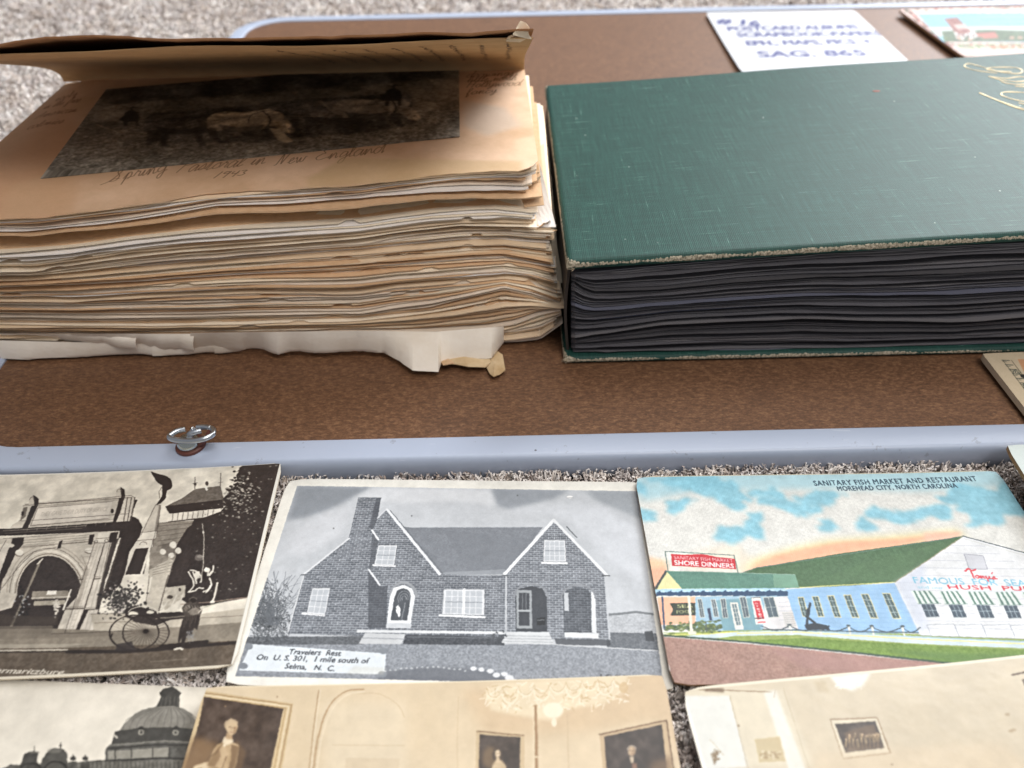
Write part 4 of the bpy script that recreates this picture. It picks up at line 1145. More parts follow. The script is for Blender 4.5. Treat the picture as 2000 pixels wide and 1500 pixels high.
    for rx, ry, c, ww in ((228, 262, (170, 160, 148), 4), (212, 245, (110, 102, 94), 3), (196, 230, LT, 8), (182, 216, (120, 110, 100), 5)):
        P.arc(262, 985, rx, ry, 183, 352, c, ww)
    arch = [(262 + 172 * math.cos(math.radians(a)) + (35 if a > 270 else 0) * 0, 985 - 205 * math.sin(math.radians(a))) for a in np.linspace(12, 180, 24)]
    P.poly(arch + [(60, 1050), (-430, 1190), (300, 1165), (345, 1060), (405, 995)], (61, 54, 52), tex=fol * 12)
    P.poly([(292, 710), (332, 700), (322, 738), (292, 742)], L); P.poly([(318, 705), (334, 698), (322, 742), (306, 742)], DK)
    P.ell(105, 765, 22, 17, (232, 226, 214)); P.arc(105, 765, 22, 17, 20, 160, (120, 110, 100), 5); P.ell(475, 752, 22, 15, (232, 226, 214)); P.arc(475, 752, 22, 15, 20, 160, (120, 110, 100), 5)
    # columns
    for x0, x1, yb in ((505, 340, 1185), (560, 428, 1180)):
        P.poly([(x0, 712), (x0 + 52, 708), (x1 + 62, yb), (x1, yb)], (214, 206, 194), tex=nz * .4)
        P.line([(x0 + 54, 712), (x1 + 66, yb)], (84, 76, 70), 6)
    P.ell(540, 702, 42, 12, LT); P.ell(38, 728, 42, 12, LT); P.poly([(525, 660), (585, 656), (575, 692), (520, 694)], LT)
    P.line([(512, 690), (580, 686)], (120, 110, 100), 4); P.poly([(0, 740), (52, 736), (-10, 900), (-430, 900)], (216, 208, 196))
    P.line([(56, 742), (0, 890)], DK, 14)
    for x0, x1, y in ((345, 440, 1058), (415, 440, 905), (505, 545, 900), (455, 500, 1062)):
        P.line([(x0, y), (x1, y - 3)], (104, 96, 88), 8); P.line([(x0, y - 10), (x1, y - 13)], (150, 142, 132), 4)
    P.poly([(445, 1060), (470, 1060), (412, 1186), (390, 1188)], DK)
    P.line([(575, 790), (520, 960)], LT, 7); P.line([(640, 690), (540, 985)], LT, 9); P.line([(650, 690), (552, 985)], (80, 72, 66), 5)
    P.line([(538, 985), (530, 1060)], LT, 8)
    for k in range(14):      # stone joints
        y = 720 + k * 33; P.line([(455 - k * 6, y), (520 - k * 10, y - 3)], (150, 141, 130), 2.4, .8)
        P.line([(590 - k * 5, y), (640 - k * 8, y - 4)], (120, 112, 103), 2.4, .7)
    P.poly([(600, 690), (632, 690), (560, 905), (545, 990), (528, 1060), (505, 1062), (520, 980)], DK, .88)
    P.poly([(432, 905), (452, 830), (430, 770), (445, 790), (470, 850), (440, 980), (410, 1060), (385, 1060), (418, 985)], (150, 141, 130), .6)
    P.poly([(-430, 960), (20, 880), (-10, 1010), (-430, 1100)], DK, .8)
    # life under the arch
    P.line([(214, 808), (58, 1145)], (142, 134, 122), 13); P.line([(208, 808), (54, 1140)], (90, 82, 76), 4); P.line([(226, 796), (200, 822)], (225, 218, 205), 9)
    P.poly([(170, 965), (360, 960), (375, 1000), (165, 1008)], (150, 142, 130), tex=nz); P.poly([(250, 962), (300, 960), (298, 980), (245, 984)], (238, 232, 222))
    P.line([(165, 1000), (372, 992)], (215, 208, 196), 5); P.poly([(180, 1016), (345, 1010), (345, 1034), (175, 1040)], (170, 162, 148), tex=nz)
    P.line([(376, 958), (335, 1060)], (228, 222, 210), 9)
    for _ in range(50): P.ell(298 + rng.normal(0, 9), 1045 + rng.normal(0, 22), 6, 5, (215, 208, 196), .8, n=7)
    for _ in range(40): P.ell(130 + rng.normal(0, 22), 1040 + rng.normal(0, 40), 6, 6, (40 + 140 * (rng.random() < .25),) * 3, .8, n=7)
    P.poly([(-430, 1060), (60, 1090), (300, 1100), (310, 1140), (-430, 1150)], (74, 66, 60), .6)
    # wall, pavement, road
    P.poly([(480, 1085), (700, 1080), (940, 1105), (1330, 1065), (1300, 1165), (500, 1190)], (192, 183, 168), tex=nz * .4)
    P.line([(500, 1132), (1310, 1105)], (140, 130, 118), 4)
    P.poly([(-430, 1165), (300, 1160), (600, 1175), (1310, 1140), (1285, 1245), (-430, 1290)], (142, 133, 120), tex=nz * .5)
    P.poly([(-430, 1150), (280, 1145), (270, 1185), (-430, 1192)], (120, 111, 100), .7); P.poly([(270, 1180), (600, 1180), (620, 1200), (-430, 1230), (-430, 1200)], (120, 111, 100), .5)
    P.poly([(-430, 1265), (360, 1262), (1290, 1236), (1240, 1395), (900, 1420), (-430, 1445)], (98, 87, 76), tex=nz * .8)
    P.poly([(-430, 1245), (480, 1240), (300, 1262), (-430, 1272)], (172, 164, 150), .7)
    P.line([(-20, 1276), (355, 1272)], (205, 198, 184), 7); P.line([(-20, 1285), (355, 1282)], (58, 51, 47), 6); P.line([(355, 1283), (700, 1284), (1285, 1246)], (52, 45, 42), 19)
    P.line([(860, 1262), (1100, 1240)], (52, 45, 42), 22); P.line([(800, 1340), (1000, 1330)], (170, 160, 145), 3, .6)
    P.line([(1322, 1010), (1120, 1030), (960, 1040)], (170, 150, 135), 6, .8); P.line([(1215, 1018), (1085, 1060)], (150, 150, 130), 4, .8)
    # shadow lines that draw the mouldings
    O_ = (64, 56, 52)
    for pts in ([(832, 514), (752, 672)], [(832, 514), (859, 518), (838, 668)], [(745, 660), (838, 652)], [(700, 745), (716, 700), (735, 690)], [(815, 700), (818, 735)], [(128, 520), (700, 463), (722, 478)], [(105, 600), (690, 560)],
                [(165, 625), (205, 530), (600, 496)], [(578, 585), (165, 625)], [(20, 692), (500, 655)], [(110, 735), (480, 704)], [(505, 712), (340, 1185)], [(270, 1188), (510, 1180)], [(345, 1058), (440, 1055)], [(590, 700), (520, 1000)],
                [(415, 905), (440, 902)], [(480, 1085), (700, 1080)], [(795, 900), (775, 1046), (845, 1072)], [(500, 1180), (700, 1175)], [(840, 612), (1100, 590)], [(800, 760), (842, 620)], [(35, 700), (0, 760)], [(300, 735), (180, 760), (80, 860), (0, 960)]):
        P.line(pts, O_, 3.2, .75)
    for k in range(9): P.line([(150 + k * 52, 640 - k * 4.2), (146 + k * 52, 652 - k * 4.2)], (170, 162, 150), 3, .8)
    for k in range(12): P.line([(215 + k * 32, 512 - k * 3), (213 + k * 32, 524 - k * 3)], (150, 142, 132), 2, .7)
    for x0, x1 in ((520, 360), (536, 380), (575, 448), (592, 470)): P.line([(x0, 722), (x1, 1175)], (168, 160, 147), 3, .8)
    P.ell(540, 704, 44, 12, O_, .35); P.ell(540, 700, 40, 9, LT); P.arc(512, 706, 9, 8, 0, 360, O_, 2.4); P.arc(568, 702, 9, 8, 0, 360, O_, 2.4)
    # lamp standard
    P.poly([(795, 855), (905, 800), (925, 806), (905, 880), (845, 1072), (775, 1046), (815, 885), (795, 900)], (200, 192, 178), tex=nz * .5)
    for k in range(4): P.line([(815, 845 + k * 12), (918, 815 + k * 16)], (120, 112, 103), 3)
    P.line([(898, 885), (846, 1070)], (110, 102, 94), 7)
    P.poly([(862, 722), (905, 715), (950, 745), (915, 790), (862, 780)], (90, 82, 76), .5)
    for cx, cy, r in ((924, 727, 19), (869, 762, 17), (951, 757, 17), (914, 782, 16)): P.ell(cx, cy, r, r * .95, (228, 222, 210)); P.arc(cx, cy, r, r, 20, 140, (150, 142, 130), 4)
    P.line([(905, 790), (880, 880)], (190, 182, 168), 9)
    # flower bed
    for _ in range(420):
        x, y = 655 + rng.normal(0, 52), 1010 + rng.normal(0, 42)
        g = 48 + rng.random() * 30 if rng.random() < .8 else 130 + rng.random() * 90
        P.ell(x, y, 4 + rng.random() * 6, 3 + rng.random() * 5, (g, g * .95, g * .92), .9, n=7)
    P.poly([(880, 950), (990, 938), (985, 1000), (935, 1030), (880, 1070), (865, 1030)], (196, 188, 174), tex=nz); P.ell(905, 1000, 16, 10, (80, 72, 66)); P.ell(958, 962, 6, 9, (70, 62, 58))
    for a, b in (((940, 990), (905, 1065)), ((975, 985), (950, 1060)), ((890, 1025), (860, 1068))): P.line([a, b], (218, 211, 198), 8)
    # rickshaw: hood, shafts, two tall wheels with spokes
    P.poly([(660, 1062), (720, 1040), (820, 1068), (850, 1082), (960, 1078), (1020, 1090), (1000, 1112), (900, 1122), (830, 1150), (720, 1130), (668, 1100)], DK)
    P.ell(708, 1086, 27, 13, (222, 215, 200)); P.ell(800, 1078, 20, 9, (222, 215, 200)); P.arc(760, 1092, 82, 46, 200, 350, (222, 215, 200), 5)
    P.line([(830, 1112), (1010, 1100)], (170, 160, 145), 4)
    for cx, cy, rx, ry, ww in ((713, 1186, 132, 93, 7), (775, 1186, 124, 91, 6)):
        P.arc(cx, cy, rx, ry, 0, 360, (48, 41, 38), ww, n=50)
    for k in range(30):
        a = math.radians(k * 12 + 5); P.line([(775, 1178), (775 + 118 * math.cos(a), 1186 + 87 * math.sin(a))], (70, 61, 55), 2.4, .85)
    for k in range(30):
        a = math.radians(k * 12); P.line([(713, 1186), (713 + 126 * math.cos(a), 1186 + 88 * math.sin(a))], (110, 100, 90), 1.6, .5)
    P.ell(775, 1178, 16, 12, (45, 38, 35)); P.poly([(620, 1245), (700, 1230), (720, 1280), (610, 1282)], (56, 50, 50), .8)
    P.line([(596, 1190), (585, 1212)], (48, 41, 38), 8)
    # the puller in beads and feathers, bent forward between the shafts
    P.poly([(984, 1100), (1068, 1086), (1064, 1130), (1050, 1178), (1034, 1164), (1022, 1206), (1000, 1200), (984, 1238), (983, 1262), (966, 1264), (968, 1215), (952, 1250), (948, 1228), (960, 1160), (974, 1120)], (58, 51, 48), tex=nz * .5)
    P.poly([(968, 1060), (985, 1038), (1010, 1022), (1040, 1020), (1064, 1040), (1078, 1070), (1070, 1094), (1030, 1104), (985, 1104)], (84, 76, 70), tex=nz)
    P.poly([(1000, 1080), (1022, 1062), (1050, 1058), (1068, 1072), (1056, 1092), (1020, 1098)], (150, 141, 130), .85, tex=nz); P.poly([(972, 1064), (990, 1046), (1012, 1040), (1018, 1056), (990, 1074)], (132, 123, 113), .9, tex=nz)
    P.poly([(1012, 1010), (1030, 1004), (1046, 1014), (1044, 1030), (1024, 1034)], (48, 41, 38)); P.arc(1030, 1018, 20, 14, 190, 350, (120, 111, 102), 4)
    for k in range(9): P.line([(990 + k * 8, 1044 - abs(4 - k) * -2), (996 + k * 8, 1060)], ((180, 171, 158), (40, 34, 32))[k % 2], 3, .7)
    for k in range(14): P.line([(986 + k * 5, 1100 + rng.normal(0, 4)), (980 + k * 5, 1150 + rng.normal(0, 14))], ((110, 101, 92), (38, 32, 30))[k % 2], 3, .7)
    P.ell(1078, 1058, 12, 9, (215, 208, 194)); P.line([(1076, 1066), (1060, 1084)], (200, 191, 177), 7); P.line([(1050, 1032), (1074, 1050)], (70, 62, 58), 8)
    for _ in range(46): P.ell(1015 + rng.normal(0, 13), 1205 + rng.normal(0, 16), 3, 5, (128 + rng.random() * 60,) * 3, .6, n=7)
    P.line([(930, 1276), (960, 1270), (972, 1277)], (235, 228, 214), 9)
    plumes = ([(1005, 868), (1020, 895), (1032, 920), (1030, 950), (1003, 975)], [(1030, 870), (1042, 905), (1048, 930)], [(1015, 860), (1050, 868), (1062, 900)], [(1060, 870), (1075, 905), (1070, 925)],
              [(1098, 850), (1112, 862), (1108, 890), (1128, 870)], [(1138, 840), (1136, 868), (1118, 890)], [(1005, 975), (1040, 968), (1060, 955), (1085, 958)], [(1118, 905), (1128, 935), (1115, 965), (1098, 980)], [(1085, 975), (1110, 965), (1122, 945)])
    for pl in plumes: P.line(catmull(pl), (232, 226, 214), 8)
    P.ell(1105, 862, 18, 12, (232, 226, 214)); P.ell(1048, 890, 10, 22, (222, 216, 204)); P.ell(1063, 795, 24, 17, (110, 103, 98), .9); P.ell(1068, 790, 16, 8, (140, 133, 126))
    P.line([(1082, 620), (1090, 700), (1085, 830), (1072, 920)], (215, 208, 195), 4); P.ell(1086, 664, 6, 6, (230, 224, 212))
    P.line([(1160, 930), (1142, 1010), (1130, 1030)], (228, 221, 208), 10); P.ell(1133, 1030, 14, 7, (228, 221, 208))
    P.crop(0, 1280, 2.857)
    P.text("Pietermaritzburg.", (-150, 86), (352, 100), 30, (235, 228, 214), .95, slant=.35, weight=.01)
    P.crop(0, 800, 2.727)
    P.a = P.a * .55 + boxblur(P.a, 2) * .45
    P.finish(.6, 1, .09, 10)
    # worn corners and rim of bare paper
    P.a[:, -10:] = (238, 236, 228); P.a[:5] = (240, 237, 228)
    P.a[-8:, :] = (225, 216, 198)
    P.a[:, -11:-10] = (190, 182, 170)
    m = card_material("sepia_photo_print", P.image("arch_print"), rough=.32, spec=.5)
    o = make_card("postcard", P, lambda u, v: .0016 * (u - .5) ** 2 * 4 + .0008 * np.cos(v * 3), MAT_CARD_EDGE, m, th=.0006)
    tag(o, "sepia photo postcard of a stone arch, statue and rickshaw, lying below the metal ring", "postcard", "postcards laid out on the carpet")

# ---- brick house
def card_house():
    P = Print(*frame_of(-.0884, .2333, -.0385, .004), .004, (232, 230, 223))
    P.a += ((fbm(P.H, P.W, 80) - .5) * 10)[..., None]
    P.crop(430, 900, 2.2989)
    nz = (fbm(P.H, P.W, 4, 3) - .5) * 30
    sky = (fbm(P.H, P.W, 260, 4) - .5) * 16
    Q = [(345, 113), (1870, 130), (1992, 1010), (68, 972)]
    keep = P.a.copy()
    P.poly(Q, (190, 194, 200), tex=sky)
    P.soft([(345, 113), (690, 118), (620, 150), (560, 185), (470, 230), (400, 250), (300, 270)], (140, 146, 154), 16)
    P.soft([(1215, 120), (1560, 128), (1500, 165), (1400, 190), (1290, 215), (1230, 190)], (146, 152, 160), 14)
    P.soft([(1640, 130), (1870, 130), (1900, 260), (1800, 220), (1700, 180)], (152, 158, 165), 14)
    P.soft([(690, 118), (1210, 122), (1240, 200), (1100, 180), (800, 190), (600, 170)], (208, 211, 216), 14)
    P.soft([(480, 230), (600, 210), (560, 330), (380, 430), (300, 420), (350, 290)], (205, 208, 214), 22, .8)
    P.soft([(1300, 210), (1700, 190), (1900, 300), (1930, 560), (1760, 460), (1560, 250)], (205, 209, 216), 25, .8)
    # ground and far field
    P.poly([(1735, 690), (1950, 686), (1960, 775), (1735, 775)], (178, 182, 188), tex=nz); P.line([(1740, 688), (1800, 684), (1870, 676), (1950, 686)], (120, 125, 130), 12)
    P.poly([(1735, 768), (1960, 772), (1970, 850), (1735, 840)], (104, 109, 116), tex=nz); P.poly([(1905, 765), (1940, 760), (1950, 810), (1910, 805)], (62, 66, 72), .9)
    P.poly([(95, 800), (600, 800), (900, 828), (1500, 822), (1968, 848), (1992, 1010), (68, 972)], (142, 147, 155), tex=nz * 1.3)
    P.poly([(100, 795), (640, 790), (640, 828), (90, 830)], (98, 102, 108), tex=nz)
    # bush
    for _ in range(1100):
        x, y = 215 + rng.normal(0, 48), 705 + rng.normal(0, 62)
        if y > 822: continue
        g = 50 + rng.random() * 80; a = rng.random() * 6.28; l = 8 + rng.random() * 16
        P.line([(x, y), (x + l * math.cos(a), y + l * math.sin(a))], (g, g + 4, g + 9), 3, .8)
    for k in range(46):
        a = math.radians(-100 + rng.normal(0, 34)); x, y = 240 + rng.normal(0, 12), 740
        pts = [(x, y)]
        for _ in range(5): pts.append((pts[-1][0] + 50 * math.cos(a), pts[-1][1] + 50 * math.sin(a))); a += rng.normal(0, .25)
        P.line(pts, (98, 103, 110), 2.2, .7)
    # roof
    P.poly([(850, 299), (1448, 294), (1400, 360), (1275, 508), (985, 512), (800, 290)], (128, 133, 141), tex=nz * .5)
    for k in range(34): P.line([(852 + k * 4, 302 + k * 6.2), (1440 - k * 5, 298 + k * 6.2)], (112, 117, 125), 2, .45)
    P.poly([(1000, 310), (1420, 350), (1280, 500), (1120, 505)], (118, 123, 131), .5); P.line([(850, 299), (1448, 294)], (170, 175, 182), 4)
    P.poly([(1010, 500), (1280, 485), (1275, 510), (985, 514)], (150, 155, 162), .8)
    P.line([(985, 514), (1278, 516)], (76, 80, 88), 5)
    bk = brick(P)
    B = (112, 117, 125)
    P.poly([(375, 515), (575, 352), (582, 330), (620, 165), (722, 165), (708, 260), (748, 220), (985, 510), (1278, 516), (1278, 800), (850, 822), (640, 790), (306, 780)], B, tex=bk)
    P.poly([(722, 165), (706, 262), (690, 300), (682, 310), (668, 300), (700, 165)], (76, 80, 88), .7)
    P.poly([(665, 500), (720, 566), (752, 560), (745, 752), (665, 755)], (70, 74, 82), .65); P.poly([(683, 320), (712, 355), (700, 400), (692, 470), (668, 490)], (76, 80, 88), .6)
    P.line([(620, 165), (722, 165)], (150, 155, 160), 5); P.line([(620, 180), (720, 180)], (120, 125, 130), 3)
    P.poly([(1278, 508), (1497, 262), (1725, 510), (1745, 805), (1500, 800), (1270, 790)], (116, 121, 129), tex=bk)
    P.line([(748, 218), (985, 508)], (222, 225, 230), 13); P.line([(762, 222), (1000, 506)], (110, 115, 122), 4); P.line([(706, 258), (748, 214)], (205, 208, 214), 5)
    P.line([(372, 515), (578, 350)], (212, 215, 220), 9); P.line([(1278, 505), (1497, 262)], (226, 229, 233), 16); P.line([(1497, 262), (1738, 512)], (222, 225, 229), 14)
    P.line([(1555, 292), (1600, 340)], (110, 115, 120), 6); P.line([(365, 514), (385, 516)], (90, 94, 100), 6)
    P.line([(681, 312), (710, 354)], (220, 223, 228), 9); P.line([(668, 490), (717, 560)], (220, 223, 228), 8)
    P.line([(1283, 515), (1283, 790)], (190, 194, 200), 7); P.line([(376, 520), (305, 772)], (210, 213, 217), 5); P.line([(1727, 515), (1748, 802)], (190, 194, 200), 7)
    P.line([(1715, 512), (1748, 512)], (80, 84, 90), 6); P.line([(1268, 514), (1290, 514)], (90, 94, 100), 6)
    def window(q, nx, ny, sill, dbl=False):
        P.poly(q, (214, 217, 222))
        q = np.array(q, float); c = q.mean(0); i = c + (q - c) * .88; P.poly([tuple(v) for v in i], (186, 191, 198))
        for k in range(1, nx): P.line([tuple(i[0] + (i[1] - i[0]) * k / nx), tuple(i[3] + (i[2] - i[3]) * k / nx)], (226, 228, 232), 2.5)
        for k in range(1, ny): P.line([tuple(i[0] + (i[3] - i[0]) * k / ny), tuple(i[1] + (i[2] - i[1]) * k / ny)], (226, 228, 232), 2.5)
        m0, m1 = (i[0] + i[3]) / 2, (i[1] + i[2]) / 2; P.line([tuple(m0), tuple(m1)], (120, 126, 134), 3)
        if dbl: P.line([tuple((q[0] + q[1]) / 2), tuple((q[3] + q[2]) / 2)], (230, 232, 236), 12)
        P.line(sill, (232, 234, 238), 10)
        P.line([tuple(q[0]), tuple(q[1]), tuple(q[2]), tuple(q[3]), tuple(q[0])], (70, 74, 80), 2, .5)
    window([(413, 574), (495, 574), (472, 696), (389, 688)], 3, 4, [(372, 688), (468, 697)])
    window([(709, 380), (795, 379), (781, 472), (692, 468)], 3, 4, [(688, 469), (783, 474)])
    window([(1003, 577), (1187, 577), (1186, 694), (996, 690)], 6, 4, [(986, 695), (1186, 702)], True)
    window([(1453, 352), (1549, 353), (1553, 450), (1450, 450)], 4, 4, [(1445, 455), (1556, 457)])
    for x in range(1450, 1560, 9): P.line([(x, 330), (x, 350)], (60, 64, 70), 2, .6)
    for x in range(1000, 1190, 9): P.line([(x, 552), (x, 572)], (60, 64, 70), 2, .6)
    # arched door with ironwork
    P.arc(822, 610, 58, 62, 180, 360, (150, 154, 160), 12)
    P.poly([(746, 752), (762, 610), (776, 574), (820, 558), (862, 574), (874, 610), (852, 754)], (222, 225, 229))
    P.poly([(765, 718), (782, 612), (796, 582), (824, 572), (848, 584), (857, 612), (839, 718)], (82, 87, 94))
    P.line([(756, 740), (848, 742)], (196, 200, 206), 22)
    for r in (10, 18, 28): P.arc(826, 620, r, r * 1.2, 150, 380, (150, 154, 160), 2.5)
    P.line([(830, 640), (815, 716)], (150, 154, 160), 3); P.ell(800, 672, 10, 18, (236, 238, 240)); P.ell(803, 690, 5, 14, (226, 228, 232)); P.line([(790, 660), (800, 650)], (236, 238, 240), 4)
    # porch arches
    for pts in ([(1327, 766), (1324, 610), (1340, 574), (1395, 560), (1446, 572), (1466, 610), (1468, 766)],): P.poly(pts, (66, 70, 77), tex=nz * .3)
    P.poly([(1329, 578), (1398, 580), (1400, 752), (1330, 752)], (150, 155, 160)); P.poly([(1340, 590), (1388, 592), (1388, 740), (1340, 740)], (64, 68, 75)); P.line([(1338, 672), (1390, 672)], (170, 175, 180), 10)
    P.line([(1357, 592), (1357, 665)], (120, 125, 130), 3); P.line([(1373, 592), (1373, 665)], (120, 125, 130), 3); P.poly([(1420, 705), (1458, 700), (1460, 735), (1420, 738)], (40, 43, 48)); P.line([(1425, 715), (1455, 712)], (130, 135, 140), 3)
    P.poly([(1543, 770), (1538, 600), (1556, 576), (1605, 563), (1650, 575), (1668, 600), (1668, 770)], (84, 89, 97), tex=bk * .6)
    P.poly([(1543, 590), (1562, 590), (1566, 672), (1545, 672)], (190, 194, 200)); P.poly([(1665, 582), (1684, 600), (1690, 770), (1668, 770)], (214, 218, 223))
    P.arc(1395, 612, 76, 62, 180, 360, (136, 140, 147), 8); P.arc(1608, 612, 76, 58, 180, 360, (136, 140, 147), 8)
    # foundations, porch, steps
    P.poly([(828, 782), (1275, 790), (1275, 828), (820, 826)], (74, 78, 85), tex=nz)
    P.line([(620, 768), (1272, 772)], (212, 215, 219), 13); P.line([(840, 792), (1270, 796)], (110, 114, 121), 4)
    P.poly([(650, 776), (832, 780), (812, 826), (622, 824)], (196, 199, 203)); P.line([(636, 798), (826, 802)], (150, 154, 160), 4)
    P.poly([(1288, 768), (1476, 768), (1500, 824), (1262, 818)], (204, 207, 211))
    for k in range(3): P.line([(1280 - k * 5, 784 + k * 13), (1482 + k * 6, 788 + k * 13)], (160, 164, 170), 3)
    P.poly([(1545, 768), (1698, 772), (1698, 796), (1545, 790)], (214, 217, 221)); P.poly([(1500, 798), (1750, 802), (1752, 828), (1510, 826)], (66, 70, 77), .8)
    P.line([(1500, 824), (1960, 850)], (206, 209, 213), 4)
    for _ in range(30): P.ell(1240 + rng.normal(0, 22), 790 + rng.normal(0, 12), 5, 5, (70, 74, 80), .7, n=7)
    # round bed edged in white stones
    P.soft([(700, 985), (760, 945), (930, 925), (1120, 930), (1250, 955), (1340, 1000), (700, 1005)], (104, 108, 116), 8, .8, None)
    for k in range(16): P.ell(740 + k * 24, 948 - 20 * math.sin(k / 16 * 3.1) + rng.normal(0, 2), 6, 4, (200, 204, 208), .8, n=8)
    for x, y, r in ((1137, 934, 12), (1172, 938, 12), (1212, 944, 13), (1240, 962, 14), (1275, 958, 13), (1298, 975, 17), (1316, 990, 15)): P.ell(x, y, r * 1.2, r * .8, (214, 217, 222), n=10)
    P.text("1953", (1705, 988), (1835, 996), 34, (60, 62, 66), .8)
    # caption panel
    P.poly([(140, 827), (745, 868), (738, 962), (85, 946)], (216, 223, 230), tex=nz * .15)
    for x, y in ((128, 838), (733, 856), (104, 926), (728, 962)): P.ell(x, y, 21, 15, (132, 138, 146))
    P.text("Travelers  Rest", (306, 872), (540, 879), 24, (40, 43, 50), weight=.016, slant=.12)
    P.text("On  U. S. 301,  1 mile south of", (162, 897), (665, 913), 24, (40, 43, 50), weight=.016, slant=.12)
    P.text("Selma,   N.  C.", (290, 936), (512, 948), 24, (40, 43, 50), weight=.016, slant=.12)
    P.soft([(560, 960), (600, 925), (740, 930), (735, 962)], (200, 198, 186), 6, .4)
    # cut back to the print area
    m = np.zeros((P.H, P.W)); b = P._poly(P.M(Q)); m[b[1]:b[1] + b[2].shape[0], b[0]:b[0] + b[2].shape[1]] = b[2]
    P.a = keep * (1 - m[..., None]) + P.a * m[..., None]
    P.finish(.4, 1, .02, 12)
    for x, y in ((860, 247), (1335, 152), (510, 305)): P.ell(x, y, 4, 4, (90, 92, 95), .7)
    P.ell(1570, 158, 14, 6, (240, 240, 240)); P.line([(1557, 162), (1585, 160)], (120, 122, 125), 2)
    P.grain(14)
    m = card_material("grey_halftone_print", P.image("house_print"), rough=.55, spec=.35)
    o = make_card("postcard", P, lambda u, v: .0010 * np.cos(u * 3.1) * .4 + .0006 * (v - .5), MAT_CARD_EDGE, m, th=.0005, round_r=.004)
    tag(o, "grey and white bordered postcard of a brick house captioned Travelers Rest", "postcard", "postcards laid out on the carpet")

